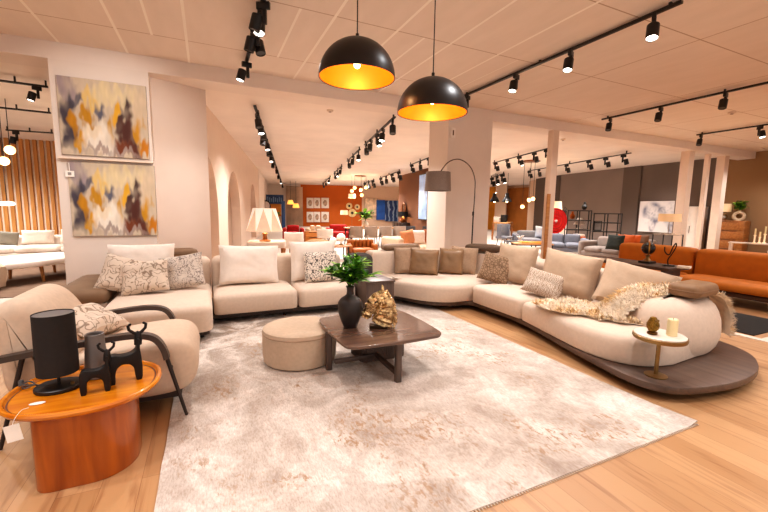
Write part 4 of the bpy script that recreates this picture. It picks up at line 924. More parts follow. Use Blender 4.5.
def chair(label, c, rz, m, legm, group=None, h=.85, name='dining_chair', cat='chair', w=.5):
    t = thing(name, label, cat, c, rz, group)
    bm = B(); puff(bm, rpoly([(-w/2, -.25), (w/2, -.25), (w/2, .25), (-w/2, .25)], .08), .40, .49, .035, .02, .015); obj('seat', bm, m, t)
    bm = B(); n = 14; A = [Vector((w*.52*cos(a), .02+.27*sin(a))) for a in (-.25+(pi+.5)*k/n for k in range(n+1))]; I = [Vector((p.x*.85, (p.y-.02)*.82+.01)) for p in reversed(A)]
    puff(bm, A+I, .47, h, .025, .02); obj('backrest', bm, m, t)
    for sx in (-1, 1):
        for sy in (-1, 1): bm = B(); tube(bm, [(sx*.19, sy*.19, .41), (sx*.23, sy*.24, 0)], [.016, .011], 8); obj('leg', bm, legm, t)
    return t
VEL = mat('rust_velvet', '#b36406', .8, var=.10, scale=6); 
BEIGE = mat('beige_fabric', '#d2b597', .95, var=.06, scale=12); REDF = mat('red_fabric', '#a51a14', .85, var=.08); GREYF = mat('blue_grey_fabric', '#73747c', .95, var=.08, scale=20)
WALN = mat_wood('walnut', '#8a5428', '#ae723c', .4, 'Y', 5); OAK = mat_wood('light_oak', '#a9723f', '#c48c55', .5, 'X', 5); WHITEL = mat('white_lacquer', '#e6d8cb', .4, var=.03); GREYD = mat('dark_grey_fabric', '#4b4a4c', .9, var=.1, scale=20)
SHADEW = mat('cream_shade', '#f1dcc0', .9, var=.03, emis=.35, ecol='#ffdcae'); SHADEB = mat('beige_shade', '#d8b893', .9, var=.03, emis=.25, ecol='#ffcf98'); CHROME = mat('chrome', '#b8aea6', .15, 1, var=.02)

# right: big rust sofa, its console, mat
sofa('long rust orange velvet sofa facing the curved sofa on the right', (8.95, 3.42, 0), rad(-88), 4.5, 1.15, .85, VEL, 3, None, False, .38, back_t=.34, plinth=mat('rust_plinth', '#4a2c1a', .7), leg_h=.16, puffy=.09)
sofa('rust orange velvet chaise module at the far end of the long rust sofa', (8.75, 6.15, 0), rad(-88), .8, 1.6, .44, VEL, 1, None, False, .38, back_t=.2, leg_h=.10, puffy=.09)
bm = B(); slab(bm, rpoly([(6.20, 2.25), (7.40, 2.25), (7.40, 4.6), (6.20, 4.6)], .01), .0, .012); o = obj('rug', bm, mat('black_rug', '#28231f', .95, var=.2, scale=40)); tag(o, 'dark charcoal rug on the floor before the rust sofa', 'rug')
bm = B()
for q in ((6.02, 2.05, 6.12, 4.75), (6.12, 2.05, 7.8, 2.15)): box(bm, q[0], q[1], 0, q[2], q[3], .01)
struct('trim_2', bm, mat('white_strip', '#e6d6c6', .5))
t = thing('console_table', 'dark wood console table standing between the curved sofa and the rust sofa', 'console table', (6.55, 3.95, 0))
bm = B(); box(bm, -.30, -.62, .65, .25, 1.0, .70, .006); obj('top', bm, mat_wood('espresso_oak', '#3f2c22', '#5a4234', .45, 'Y', 5), t)
for y in (-.50, .90):
    bm = B(); box(bm, -.22, y-.03, 0, .20, y+.03, .65, .004); obj('leg', bm, mat_wood('espresso_oak', '#3f2c22', '#5a4234'), t)
def globe(c):
    t = thing('ornament', 'dark globe ornament in a gold ring on the console table', 'ornament', c)
    bm = B(); box(bm, -.09, -.09, 0, .09, .09, .035, .004); obj('base', bm, BLACK, t)
    bm = B(); lathe(bm, [(.06, .035), (.05, .06), (.025, .08), (.025, .11), (.05, .135)], seg=24); obj('pedestal', bm, BRASS, t)
    bm = B(); sphere(bm, (0, 0, .245), .10, seg=24, ring=16); obj('globe', bm, mat('dark_marble', '#2a211c', .2, var=.5, scale=12), t)
    bm = B(); tube(bm, [(.118*cos(2*pi*k/40)*.8, .118*cos(2*pi*k/40)*.6, .245+.118*sin(2*pi*k/40)) for k in range(41)], .009, 8); obj('ring', bm, mat('bright_gold', '#c08f42', .3, .8), t)
globe((6.583, 3.838, 0.701))
def loop(c):
    t = thing('sculpture', 'thin bronze looped sculpture on the console table beside the globe', 'sculpture', c, rad(-40))
    bm = B(); box(bm, -.07, -.05, 0, .07, .05, .02, .003); obj('base', bm, BLACK, t)
    pts = spline([(0, 0, .02), (-.01, 0, .10), (.04, 0, .20), (.08, 0, .30), (.075, 0, .36), (.04, 0, .30), (0, 0, .18), (-.06, 0, .22), (-.07, 0, .30)], 6)
    bm = B(); tube(bm, pts, .009, 8); obj('figure', bm, mat('dark_bronze', '#3c2a18', .4, .7), t)
loop((6.538, 3.494, 0.701))
t = thing('book', 'pale closed book lying on the end of the console table', 'book', (6.542, 3.274, 0.701), rad(20))
bm = B(); box(bm, -.11, -.08, 0, .11, .08, .004); box(bm, -.11, -.08, .024, .11, .08, .028); obj('cover', bm, mat('book_cover', '#d6c3ad', .7), t)
bm = B(); box(bm, -.106, -.077, .004, .106, .075, .024); obj('pages', bm, mat('book_pages', '#eadfd0', .9), t)
# along the right wall
t = cabinet('walnut chest of drawers against the olive wall', (16.74, 7.03, 0), rad(-86), .95, .45, 1.33, WALN, 4, 0, mat('drawer_lip', '#5a361c', .5), 'chest_of_drawers', 'chest of drawers')
shade_lamp('drum table lamp on the walnut chest of drawers', (16.48, 7.22, 1.331), .58, .20, .20, .28, SHADEB, CHROME, 'round', 0)
def knot(c):
    t = thing('vase', 'sand coloured ring vase on the walnut chest of drawers', 'vase', c, rad(-70))
    bm = B(); tube(bm, [(.13*cos(2*pi*k/28), 0, .15+.13*sin(2*pi*k/28)) for k in range(29)], .055, 12); lathe(bm, [(.09, 0), (.08, .03)], seg=20); obj('body', bm, mat('sand_ceramic', '#b9a083', .7, var=.1), t)
    bm = B(); lathe(bm, [(.05, .30), (.045, .35)], seg=16, caps=(False, False)); obj('neck', bm, mat('sand_ceramic', '#b9a083'), t)
knot((16.48, 6.78, 1.331))
bouquet('greenery', 'green leafy bunch in the ring vase on the chest of drawers', (16.48, 6.78, 1.64), .42, .22, 140, .17, .05, 9, 8)
t = cabinet('tall white cabinet standing by the dark wall between the posts', (16.98, 8.30, 0), rad(-86), .75, .5, 1.82, WHITEL, 0, 2, CHROME, 'cabinet', 'cabinet')
t = thing('painting', 'wide pale painting with blue grey smudges on the dark wall', 'painting', (17.14, 9.55, .76), rad(-86.5), None)
def smudge(u, v):
    c = Vector(lin('#e2dad6')); o = Vector((3, 8, 0)); g = noise.noise(Vector((u*6, v*4, 0))+o)
    for x, y, a, b in ((.28, .62, .17, .30), (.70, .58, .16, .32), (.30, .25, .06, .20), (.72, .22, .08, .2), (.5, .7, .08, .1)):
        d = ((u-x)/a)**2+((v-y)/b)**2; k = math.exp(-(d-1)**2*3)*.7*(.6+1.2*g)+.35*math.exp(-d)*abs(noise.noise(Vector((u*16, v*10, 2))+o))*2
        c = c.lerp(Vector(lin('#5b5f78')), max(0, min(.85, k)))
    return c
bm = B(); box(bm, -.92, -.03, 0, .92, 0, 1.30, .004); obj('canvas_edge', bm, mat('canvas_white', '#d9cfc7', .8), t)
colour_canvas('picture', t, (-.915, -.033, .005), (1, 0, 0), (0, 0, 1), 1.83, 1.29, smudge, 70, 50, False)
t = table('black framed side table with a glass top behind the rust sofa', (10.815, 5.859, 0), 0, .5, .5, 1.004, mat('smoked_glass', '#8d847d', .15, var=.05), BLACK, 'side_table', 'side table', .02, .03)
shade_lamp('chrome lamp with a wide beige drum shade on the black framed side table', (10.815, 5.859, 1.004), .52, .24, .25, .20, SHADEB, CHROME, 'pole', 30)
sofa('grey sofa with dark and orange cushions behind the rust sofa', (12.207, 7.768, 0), rad(-86), 2.2, .95, .74, mat('stone_grey_fabric', '#8d8078', .95, var=.06), 3, None, True, .42)
for lab, px, m, s in (('dark green cushion on the grey sofa', 614, mat('dark_green_velvet', '#20261f', .8), 1), ('orange cushion on the grey sofa, the one nearer the dark green', 624, mat('orange_velvet', '#b9571a', .8), 2), ('orange cushion on the grey sofa beside the brown one', 630, mat('orange_velvet', '#b9571a'), 3), ('brown cushion at the end of the grey sofa before the painting', 638, mat('brown_velvet', '#6f523f', .8), 4)):
    p = dict(zip((614, 624, 630, 638), [(10.837, 7.291, 0.62), (11.162, 7.205, 0.62), (11.359, 7.153, 0.62), (11.623, 7.083, 0.62)]))[px]
    pillow('throw_cushion', lab, 'cushion', m, (p[0], p[1], .44), .5, .46, .18, -86, 14, 0, None, s+30)
for i, (px, h) in enumerate(((754, .33), (759, .26), (764, .38))):
    p = dict(zip((754, 759, 764), [(13.897, 5.307, 0.75), (14.065, 5.264, 0.75), (14.234, 5.22, 0.75)]))[px]
    t = thing('candle_holder', ('shortest' if h < .3 else 'tallest' if h > .35 else 'middle sized')+' of the three ivory candlesticks at the far right', 'candlestick', (p[0], p[1], .742), 0, 'ivory candlesticks')
    bm = B(); lathe(bm, [(.05, 0), (.055, .01), (.02, .03), (.018, h*.6), (.035, h*.65), (.035, h*.68)], seg=16); obj('base', bm, SHADEW, t)
    bm = B(); lathe(bm, [(.02, h*.68), (.02, h*1.25)], seg=12); obj('candle', bm, mat('ivory_wax', '#ecdcae'), t)
CT = [(13.897, 5.307, 0.75), (14.302, 5.203, 0.75)]
table('narrow pale side table under the ivory candlesticks', ((CT[0][0]+CT[1][0])/2, (CT[0][1]+CT[1][1])/2, 0), rad(-75), 1.3, .4, .74, WHITEL, None, 'console_table', 'console table', .03, .05)
chair('cream boucle chair at the far right edge', (CT[1][0]+1.0, CT[1][1]-.1, 0), rad(60), CREAM, OAK, None, 1.05, 'lounge_chair', 'chair', .7)

# black steel shelving and the red lamp
def shelf_unit(label, c, rz, w, h, d, rows, cols):
    t = thing('bookcase', label, 'shelf', c, rz, 'black steel shelving')
    for x in [(-w/2+w*i/cols) for i in range(cols+1)]:
        for y in (0, -d): bm = B(); cbox(bm, (x, y, h/2), (.035, .035, h)); obj('post', bm, BLACK, t)
    for k in range(rows+1): bm = B(); z = .12+(h-.14)*k/rows; box(bm, -w/2, -d, z-.018, w/2, 0, z+.018); obj('shelf', bm, BLACK, t)
    return t
SP = [(13.238, 10.505, 0.843), (14.132, 9.979, 1.06), (13.264, 9.981, 0.64)]
shelf_unit('black steel shelf unit nearest the red disc, with a white dome lamp on it', (SP[0][0], SP[0][1], 0), rad(-40), .82, 1.62, .4, 4, 2)
shelf_unit('black steel open shelf unit at the wider right side, mostly empty', (SP[1][0], SP[1][1], 0), rad(-40), .95, 1.52, .4, 4, 2)
def on_shelf(px, py, R_): return None
IT = [(13.267, 10.387, 0.77), (13.382, 10.321, 1.515), (13.134, 10.635, 1.193), (13.764, 9.977, 0.711), (13.069, 10.235, 0.314)]
shade_lamp('white dome lamp on the black shelving', IT[0][:2]+(.905,), .42, .08, .22, .26, WHITEL, WHITEL, 'pole', 0)
for i, (lab, q, m, z) in enumerate((('black sculptural vase on top of the black shelving', IT[1], BLACK, 1.64), ('amber vase on the top shelf of the black shelving', IT[2], mat('amber_glass', '#b5602a', .2), 1.275))):
    t = thing('vase', lab, 'vase', (q[0], q[1], z)); bm = B(); lathe(bm, [(.05, 0), (.09, .06), (.10, .13), (.05, .21), (.035, .26), (.05, .29)], seg=20); obj('body', bm, m, t)
    bm = B(); lathe(bm, [(.052, .285), (.056, .29), (.052, .295)], seg=20); obj('rim', bm, m, t)
t = thing('framed_picture', 'small grey picture frame standing on the right black shelf', 'picture frame', IT[3][:2]+(.84,), rad(-40))
bm = B(); box(bm, -.14, -.02, 0, .14, .02, .38, .004); obj('frame', bm, BLACK, t); bm = B(); box(bm, -.11, -.025, .03, .11, -.02, .35); obj('picture', bm, mat('grey_print', '#8f8883'), t)
t = thing('cushion', 'orange and pale folded throw on the low shelf of the black shelving', 'throw', IT[4][:2]+(.52,), rad(-40))
bm = B(); puff(bm, rpoly([(-.22, -.14), (.22, -.14), (.22, .14), (-.22, .14)], .04), 0, .10, .04, .03); obj('fold', bm, mat('orange_velvet', '#b9571a'), t); bm = B(); puff(bm, rpoly([(-.2, -.13), (.2, -.13), (.2, .13), (-.2, .13)], .04), .10, .19, .04, .03); obj('fold', bm, WHITEL, t)
def red_disc(c, rz):
    t = thing('floor_lamp', 'tall red floor lamp with a ridged round disc beside the slim post', 'floor lamp', c, rz)
    RED = mat('red_gloss', '#b3140f', .3, var=.1, emis=.08)
    prof = []
    for k in range(9): r = .48-.052*k; prof += [(r, .02 if k % 2 else .05)]
    bm = B(); lathe(bm, [(.47, -.03), (.49, 0)]+prof+[(.03, .06)], seg=48); bm.transform(Matrix.Translation((0, 0, 1.20)) @ RX90); obj('disc', bm, RED, t)
    bm = B(); lathe(bm, [(.05, .06), (.05, .10), (.03, .11)], seg=20); bm.transform(Matrix.Translation((0, 0, 1.20)) @ RX90); obj('bulb', bm, mat('grey_cap', '#c9b8ac', .4), t)
    bm = B(); tube(bm, [(0, .03, 1.20), (0, .05, .02)], .022, 10); obj('pole', bm, RED, t)
    bm = B(); lathe(bm, [(.22, 0), (.22, .02), (.05, .04)], (0, .05, 0), 32); obj('base', bm, RED, t)
    for z in (.66, .42): bm = B(); tube(bm, [(.14*cos(2*pi*k/24), .03, z+.11*sin(2*pi*k/24)) for k in range(25)], .03, 8); obj('ring', bm, RED, t)
RD = [(12.056, 10.52, 0.467), (13.213, 11.475, 1.829), (13.487, 11.308, 1.792)]
red_disc((RD[0][0], RD[0][1], 0), rad(-15))
shade_lamp('white lamp with a pale shade glowing above the red disc lamp', (RD[1][0], RD[1][1], 0), 1.98, .17, .22, .42, SHADEW, WHITEL, 'pole', 35, None, 'floor_lamp', 'floor lamp')
t = thing('branch_vase', 'dark twig sculpture beside the glowing white lamp', 'sculpture', (RD[2][0], RD[2][1], 0)); bm = B(); lathe(bm, [(.14, 0), (.14, 1.2), (.12, 1.22)], seg=20); obj('plinth', bm, WHITEL, t)
bm = B(); tube(bm, [(0, 0, 1.2), (.0, 0, 1.5), (.12, 0, 1.72)], [.03, .035, .01], 8); tube(bm, [(0, 0, 1.45), (-.12, 0, 1.68)], [.03, .01], 8); tube(bm, [(0, 0, 1.5), (.02, 0, 1.75)], [.025, .01], 8); obj('branch', bm, BLACK, t)
# between the pillar and the slim post
bm = B(); box(bm, 7.377, 6.69, 0, 7.476, 6.718, 1.95, .003); o = obj('timber_strip', bm, OAK); tag(o, 'golden timber strip standing against the slim white post', 'strip')
def at0(p): return (p[0], p[1], 0)
Q = [(15.061, 16.658, 0.95), (11.4, 12.476, 0.92), (13.075, 12.254, 0.62), (12.221, 10.195, 0.64), (10.514, 10.097, 0.42), (10.769, 10.937, 0.42), (14.616, 16.641, 0.95), (15.136, 16.661, 0.95), (8.873, 9.235, 0.72), (8.292, 8.536, 0.6)]
table('tall timber bar table behind the grey lounge chair', at0(Q[0]), rad(40), 2.2, .8, .95, OAK, WALN, 'bar_table', 'table', .06, .14)
for i, (c, m, lab) in enumerate(((Q[6], WHITEL, 'white box on the tall timber bar table'), (Q[7], BLACKM, 'black box on the tall timber bar table'))):
    t = thing('storage_box', lab, 'box', (c[0], c[1], .951), rad(40)); bm = B(); box(bm, -.26, -.15, 0, .26, .15, .24+.12*i, .02); obj('body', bm, m, t); bm = B(); box(bm, -.27, -.16, .241+.12*i, .27, .16, .28+.12*i, .008); obj('lid', bm, m, t)
chair('grey lounge chair with a dark neck cushion before the timber bar table', at0(Q[1]), rad(20), GREYF, BLACK, None, 1.0, 'lounge_chair', 'chair', .75)
sofa('blue grey sofa between the pillar and the slim post', at0(Q[2]), rad(-35), 2.2, .95, .72, GREYF, 2, 'blue grey sofas', True, .42)
sofa('blue grey sofa partly behind the red disc lamp', at0(Q[3]), rad(-45), 1.5, .95, .72, GREYF, 2, 'blue grey sofas', True, .42)
pillow('throw_cushion', 'blue grey square cushion standing on the grey sofa by the slim post', 'cushion', mat('pale_blue_fabric', '#9aa3b3', .95), (Q[2][0]-.25, Q[2][1]-.45, .43), .6, .5, .2, -30, 14, 6, None, 41)
t = table('low timber coffee table with an orange tray by the slim post', at0(Q[4]), rad(-30), 1.3, .7, .42, OAK, BLACK, 'coffee_table', 'coffee table')
t = thing('tray', 'orange tray on the low timber table by the slim post', 'tray', (Q[4][0], Q[4][1], .421), rad(-30)); bm = B(); slab(bm, rpoly([(-.4, -.22), (.4, -.22), (.4, .22), (-.4, .22)], .05), 0, .03); obj('base', bm, mat('orange_lacquer', '#e08a1e', .4), t); bm = B(); tube(bm, [(*p, .035) for p in rpoly([(-.4, -.22), (.4, -.22), (.4, .22), (-.4, .22)], .05)], .012, 6); obj('rim', bm, mat('orange_lacquer', '#e08a1e'), t)
table('dark low table in front of the grey lounge chair', at0(Q[5]), rad(-30), 1.1, .6, .42, GREYD, BLACK, 'coffee_table', 'coffee table')
t = thing('ornament', 'white coral ornament on the dark low table', 'ornament', (Q[5][0], Q[5][1], .421)); bm = B(); lathe(bm, [(.09, 0), (.09, .03)], seg=20); obj('base', bm, WHITEL, t)
bm = B()
for k in range(9): a = k*2.4; tube(bm, [(0, 0, .02), (.06*cos(a), .06*sin(a), .13), (.15*cos(a), .15*sin(a), .18+.02*(k % 3))], [.03, .022, .006], 7)
obj('branch', bm, WHITEL, t)
for i, (px, py, lab) in enumerate(((494.5, 199, 'black cone pendant over the bar table, the one by the yellow wall'), (507, 199, 'black cone pendant over the bar table, the one by the bronze panel'))):
    p = [(14.374, 16.655, 2.154), (14.863, 16.22, 2.159)][i]; t = thing('pendant_lamp', lab, 'pendant lamp', p, 0, 'black cone pendants')
    bm = B(); lathe(bm, [(.26, -.1), (.23, .0), (.10, .22), (.09, .36), (.02, .38)], seg=28, caps=(False, True)); obj('shade', bm, BLACK, t)
    bm = B(); lathe(bm, [(.01, .37), (.01, 3.599-p[2])], seg=8); obj('cord', bm, BLACK, t); bm = B(); sphere(bm, (0, 0, -.06), .07); obj('bulb', bm, BULB, t)
def cluster(label, c, offs, top, r=.12, bar=None):
    t = thing('pendant_lamp', label, 'pendant lamp', c)
    for x, y, z in offs:
        bm = B(); lathe(bm, [(.008, r*.9), (.008, top-c[2]-z)], (x, y, z), 6); obj('cord', bm, BLACK, t); bm = B(); sphere(bm, (x, y, z), r, seg=20, ring=14); obj('globe', bm, mat('warm_globe', '#ffd9a8', .3, emis=2.2, ecol='#ffc98a'), t)
    bm = B(); lathe(bm, [(.35, top-c[2]-.04), (.35, top-c[2]-.002)], seg=28); obj('ceiling_rose', bm, mat('copper_rose', '#8d5a38', .4, .6), t)
    lamp_light('globe_glow', (c[0], c[1], c[2]-.35), 60, (1, .72, .42), .1)
cluster('cluster of glowing globes hanging before the pale wall behind the slim post', (12.109, 11.932, 2.015), [(0, 0, 0), (-.25, .1, -.28), (.12, -.1, .05)], 3.6, .08)

# far middle: orange wall with pictures
FW = Vector((12.54-7.4, 31.86-33.36, 0)).normalized()
for i, (px, py) in enumerate([(x, y) for y in (203, 217) for x in (310, 317, 325)]):
    p = [(8.175, 33.074, 2.027), (8.751, 32.906, 2.038), (9.414, 32.712, 2.05), (8.166, 33.076, 0.814), (8.745, 32.907, 0.822), (9.41, 32.713, 0.831)][i]
    row, colm = ('upper', 'lower')[i//3], ('left', 'middle', 'right')[i % 3]
    t = thing('framed_picture', row+' '+colm+' of the six pale pictures on the orange wall', 'picture', (p[0], p[1]-.04, p[2]), math.atan2(FW.y, FW.x), 'six pictures on the orange wall')
    bm = B(); s = (.30, .27, .33)[i % 3]; box(bm, -s, -.03, -.45, s, .0, .45, .01); obj('frame', bm, mat('white_frame', '#eadfd2', .6), t)
    bm = B(); slab(bm, [(s*.6*cos(2*pi*k/7+i), .28*sin(2*pi*k/7+i)) for k in range(7)], 0, .01); bm.transform(Matrix.Translation((0, -.035, 0)) @ RX90); obj('motif', bm, mat('motif_brown', '#b3957e', .8, var=.5, scale=4), t)
for i, lab in enumerate(('small gold ring disc on the orange wall, above the other', 'gold ring disc with a dark centre on the orange wall', 'small pale disc on the orange wall by its right end')):
    p = [(11.426, 32.125, 1.826), (11.684, 32.05, 1.214), (12.106, 31.927, 1.75)][i]; r = (.28, .36, .24)[i]
    t = thing('wall_disc', lab, 'wall decoration', (p[0], p[1]-.05, p[2]), math.atan2(FW.y, FW.x)); bm = B(); lathe(bm, [(r, 0), (r, .03), (r*.7, .05), (.02, .03)], seg=32); bm.transform(RX90); obj('disc', bm, mat('pale_gold', '#e3c48a', .4), t)
    bm = B(); lathe(bm, [(r*.35, .05), (r*.3, .06)], seg=20); bm.transform(RX90); obj('centre', bm, BLACKM, t)
cluster('cluster chandelier of warm globes hanging before the orange wall', (8.675, 22.377, 2.847), [(-.35, 0, 0), (.1, .1, -.1), (.4, 0, .05), (0, -.3, -.45), (-.5, .1, -.2)], 3.6, .11)
for i, lab in enumerate(('cream lampshade on a pole in front of the orange wall, the upper one', 'cream lampshade in front of the orange wall, the lower one')):
    c = [(9.241, 25.369, 2.454), (8.397, 24.607, 1.308)][i]; shade_lamp(lab, (c[0], c[1], 0), c[2]+.15, .24, .26, .30, SHADEW, BRASS, 'pole', 60, 'floor lamps before the orange wall', 'floor_lamp', 'floor lamp')
# sheer curtain, its lamps, sign and shelf on the far left wall
bm = B(); n = 90; c0, c1 = Vector((6.054, 32.643, 3.049)), Vector((7.238, 31.786, 3.057)); P = [c0.lerp(c1, k/n)+Vector((0, .06*sin(k*1.1), 0)) for k in range(n+1)]
rings(bm, [[(p.x, p.y, z) for p in P] for z in (.05, 3.3)], False, False, False); o = obj('sheer_curtain', bm, mat('sheer_curtain', '#d9c2ae', .9, var=.2, scale=1.2)); tag(o, 'sheer beige curtain hanging at the left of the orange wall', 'curtain')
bm = B(); box(bm, c0.x, c0.y-.1, 3.31, c1.x, c0.y, 3.36); o = obj('curtain_rod', bm, BRASS); tag(o, 'rod above the sheer beige curtain', 'curtain rod')
for i, lab in enumerate(('amber hanging lamp before the sheer curtain, the higher one', 'amber hanging lamp before the sheer curtain, the lower one')):
    p = [(5.781, 29.438, 1.936), (6.176, 29.357, 1.68)][i]; t = thing('pendant_lamp', lab, 'pendant lamp', p, 0, 'amber hanging lamps'); bm = B(); lathe(bm, [(.26, -.1), (.17, .22)], seg=24); obj('shade', bm, mat('amber_shade', '#f0b24a', .6, emis=1.2, ecol='#ffb85a'), t); bm = B(); lathe(bm, [(.01, .2), (.01, 3.599-p[2])], seg=6); obj('cord', bm, BLACK, t)
p = [(4.022, 30.738, 2.178), (5.458, 30.516, 2.326), (4.511, 30.165, 1.007), (5.403, 30.526, 1.164), (4.362, 28.67, 1.249), (3.89, 28.738, 1.673)]
def board(name, label, cat, a, b_, z0, z1, m, thick=.05):
    a, b_ = Vector(a), Vector(b_); t = thing(name, label, cat, (a.x, a.y, z0), math.atan2(b_.y-a.y, b_.x-a.x)); L = (b_-a).length; L = sqrt((b_.x-a.x)**2+(b_.y-a.y)**2)
    bm = B(); box(bm, 0, 0, 0, L, thick, z1-z0, .004); obj('panel', bm, m, t); return t, L
t, L = board('wall_panel', 'long dark blue panel high on the far left wall', 'panel', p[0], p[1], p[0][2]-.32, p[0][2]+.38, mat('navy_panel', '#22406e', .6, var=.25, scale=3))
bm = B()
for k in range(9): x = L*(.06+.1*k); box(bm, x, -.02, .12+.05*(k % 2), x+L*.05, .0, .42+.12*((k*5) % 3)/2)
obj('inlay', bm, mat('steel_blue', '#6f8bb0', .6, var=.3, scale=5), t)
board('wall_panel', 'orange panel under the blue sign', 'panel', (4.038, 30.938, 1.683), (5.297, 30.747, 1.706), .9, 2.0, mat('orange_panel', '#d98a3a', .8))
board('banner', 'narrow blue banner beside the sheer curtain', 'banner', (5.214, 30.051, 1.702), (5.47, 30.005, 1.707), 0, 2.084, mat('blue_banner', '#3a5c96', .7))
bouquet('greenery', 'green plant before the orange panel at the far left', (p[4][0], p[4][1], p[4][2]-.6), .8, .5, 80, .42, .12, 8, 12)
t = thing('plant_stand', 'tall pale stand under the green plant at the far left', 'stand', (p[4][0], p[4][1], 0)); bm = B(); lathe(bm, [(.2, 0), (.2, p[4][2]-.6)], seg=20); obj('column', bm, WHITEL, t); bm = B(); lathe(bm, [(.24, p[4][2]-.66), (.24, p[4][2]-.61)], seg=20); obj('top', bm, WHITEL, t)
t = thing('mirror', 'dark oval mirror at the far left above the zigzag lampshade', 'mirror', p[5], rad(-10)); bm = B(); lathe(bm, [(.42, 0), (.42, .05), (.34, .06)], seg=32, sx=.8); bm.transform(RX90); obj('frame', bm, BLACK, t); bm = B(); lathe(bm, [(.33, .06), (.33, .065)], seg=32, sx=.8); bm.transform(RX90); obj('glass', bm, CHROME, t)
# far white wall with blue pictures
WW = math.atan2(30.2-31.86, 17.2-12.54)
for i, (lab, h, w_, m) in enumerate((('deep blue wall panel on the far white wall', 1.75, .75, mat('deep_blue', '#1d57a8', .6, var=.3, scale=2)), ('dark blue mural with pale zigzag strokes on the far white wall', 1.85, 1.45, mat_lines('blue_mural', '#1c3a6b', '#8fa3bf', 'wave', .8, 5, .2, .32, 2, .6)), ('pale patchwork picture on the far white wall', 1.5, 1.1, mat('patchwork', '#e0c4a8', .8, var=.35, scale=3)))):
    q = [(14.086, 31.236, 1.518), (15.142, 30.851, 1.447), (13.285, 31.528, 1.77)][i]
    t = thing('wall_art', lab, 'wall art', (q[0], q[1]-.05, q[2]-h/2), WW); bm = B(); box(bm, -w_/2, -.03, 0, w_/2, .02, h, .004); obj('panel', bm, m, t); bm = B()
    for s in ((-w_/2-.02, -w_/2), (w_/2, w_/2+.02)): box(bm, s[0], -.035, 0, s[1], .02, h)
    obj('frame', bm, BLACK, t)
# brown wall: sideboard, mirror, lamp, screen
BN = Vector((9.96-10.77, 16.5-21.2, 0)).normalized(); BR = math.atan2(BN.y, BN.x)
q = [(10.397, 19.441, 0.503), (10.455, 19.779, 1.418), (10.342, 19.122, 1.029), (9.916, 16.649, 2.091)]
cabinet('dark sideboard in front of the brown wall', (q[0][0]-.05, q[0][1], 0), BR, 1.7, .5, .82, mat('espresso_wood', '#2f221c', .4), 0, 3, BRASS, 'sideboard', 'sideboard')
t = thing('mirror', 'oval gold framed mirror on the brown wall above the sideboard', 'mirror', (q[1][0]-.04, q[1][1], q[1][2]), BR); bm = B(); tube(bm, [(.34*cos(2*pi*k/36), -.02, .52*sin(2*pi*k/36)) for k in range(37)], .03, 8); obj('frame', bm, mat('copper_frame', '#a5683c', .35, .7), t); bm = B(); lathe(bm, [(.33, 0), (.33, .01)], seg=36, sy=1.52); bm.transform(RX90); obj('glass', bm, mat('mirror_tone', '#a98a72', .12, .8), t)
shade_lamp('table lamp with a black drum shade on the dark sideboard', (q[2][0]-.32, q[2][1], .821), .62, .28, .30, .28, BLACKM, mat('copper_frame', '#a5683c'), 'round', 25)
t = thing('television', 'tall bright blue and white screen on the brown wall beside the pillar', 'screen', (q[3][0]-.02, q[3][1], q[3][2]-1.05), BR); bm = B(); box(bm, -.62, -.07, 0, .62, 0, 2.3, .01); obj('bezel', bm, BLACK, t); bm = B(); box(bm, -.57, -.075, .05, .57, -.07, 2.25); obj('display', bm, mat('screen_glow', '#9fb9d8', .3, var=.35, scale=3, emis=.3, ecol='#88a8d6'), t)
# seating of the rear hall
Q = [(5.708, 10.661, 0.7), (4.369, 11.235, 0.585), (5.987, 18.471, 0.75), (3.776, 18.691, 0.72), (4.76, 18.292, 0.72), (4.15, 14.432, 0.74), (2.216, 10.843, 0.85), (6.431, 15.016, 0.76), (3.523, 13.136, 0.44), (4.171, 16.555, 0.5), (4.668, 13.673, 0.7), (7.025, 14.382, 0.85)]
sofa('round cornered cream sofa behind the sofa corner, left of the pillar', at0(Q[0]), rad(8), 1.9, 1.0, .70, mat('blush_boucle', '#d8b89c', .95, var=.06, scale=30, bump=.3, bscale=120), 2, None, True, .45, .72, .3)
for i, (dx, m, lab) in enumerate(((-.1, mat('peach_fabric', '#c98a60', .9), 'peach cushion on the cream sofa left of the pillar'), (.25, CREAMW, 'white cushion on the cream sofa left of the pillar'), (.6, mat('terracotta_fabric', '#a8643c', .9), 'terracotta cushion on the cream sofa nearest to the pillar'))):
    pillow('throw_cushion', lab, 'cushion', m, (Q[0][0]+dx, Q[0][1]-.45, .46), .5, .46, .18, 4, 14, 10*(i-1), None, 50+i)
def tufted(c, rz):
    t = thing('sofa', 'cognac tufted leather armchair behind the plant', 'armchair', c, rz); t.scale = (.68, .68, .75); L = mat('cognac_leather', '#9c5a22', .4, var=.2, scale=10)
    bm = B(); puff(bm, rpoly([(-.5, -.85), (.5, -.85), (.5, -.2), (-.5, -.2)], .1), .14, .44, .08, .03, .02); obj('seat', bm, L, t)
    for k in range(7):
        bm = B(); x = -.54+.18*k; puff(bm, [Vector((x+.095*cos(a), -.1+.13*sin(a))) for a in (2*pi*j/14 for j in range(14))], .3, .78, .07, .04); obj('backrest', bm, L, t)
    for s in (-1, 1): bm = B(); puff(bm, rpoly([(s*.58-.1, -.82), (s*.58+.1, -.82), (s*.58+.1, 0), (s*.58-.1, 0)], .08), .14, .62, .08, .03); obj('armrest', bm, L, t)
    for sx in (-1, 1):
        for y in (-.75, -.1): bm = B(); lathe(bm, [(.02, 0), (.025, .14)], (sx*.48, y, 0), 10); obj('leg', bm, BLACK, t)
tufted(at0(Q[1]), rad(-10))
sofa('red armchair in front of the orange wall, behind the grey dining chairs', at0(Q[2]), rad(-10), 1.3, .9, .75, REDF, 1, 'red sofas', True, .42)
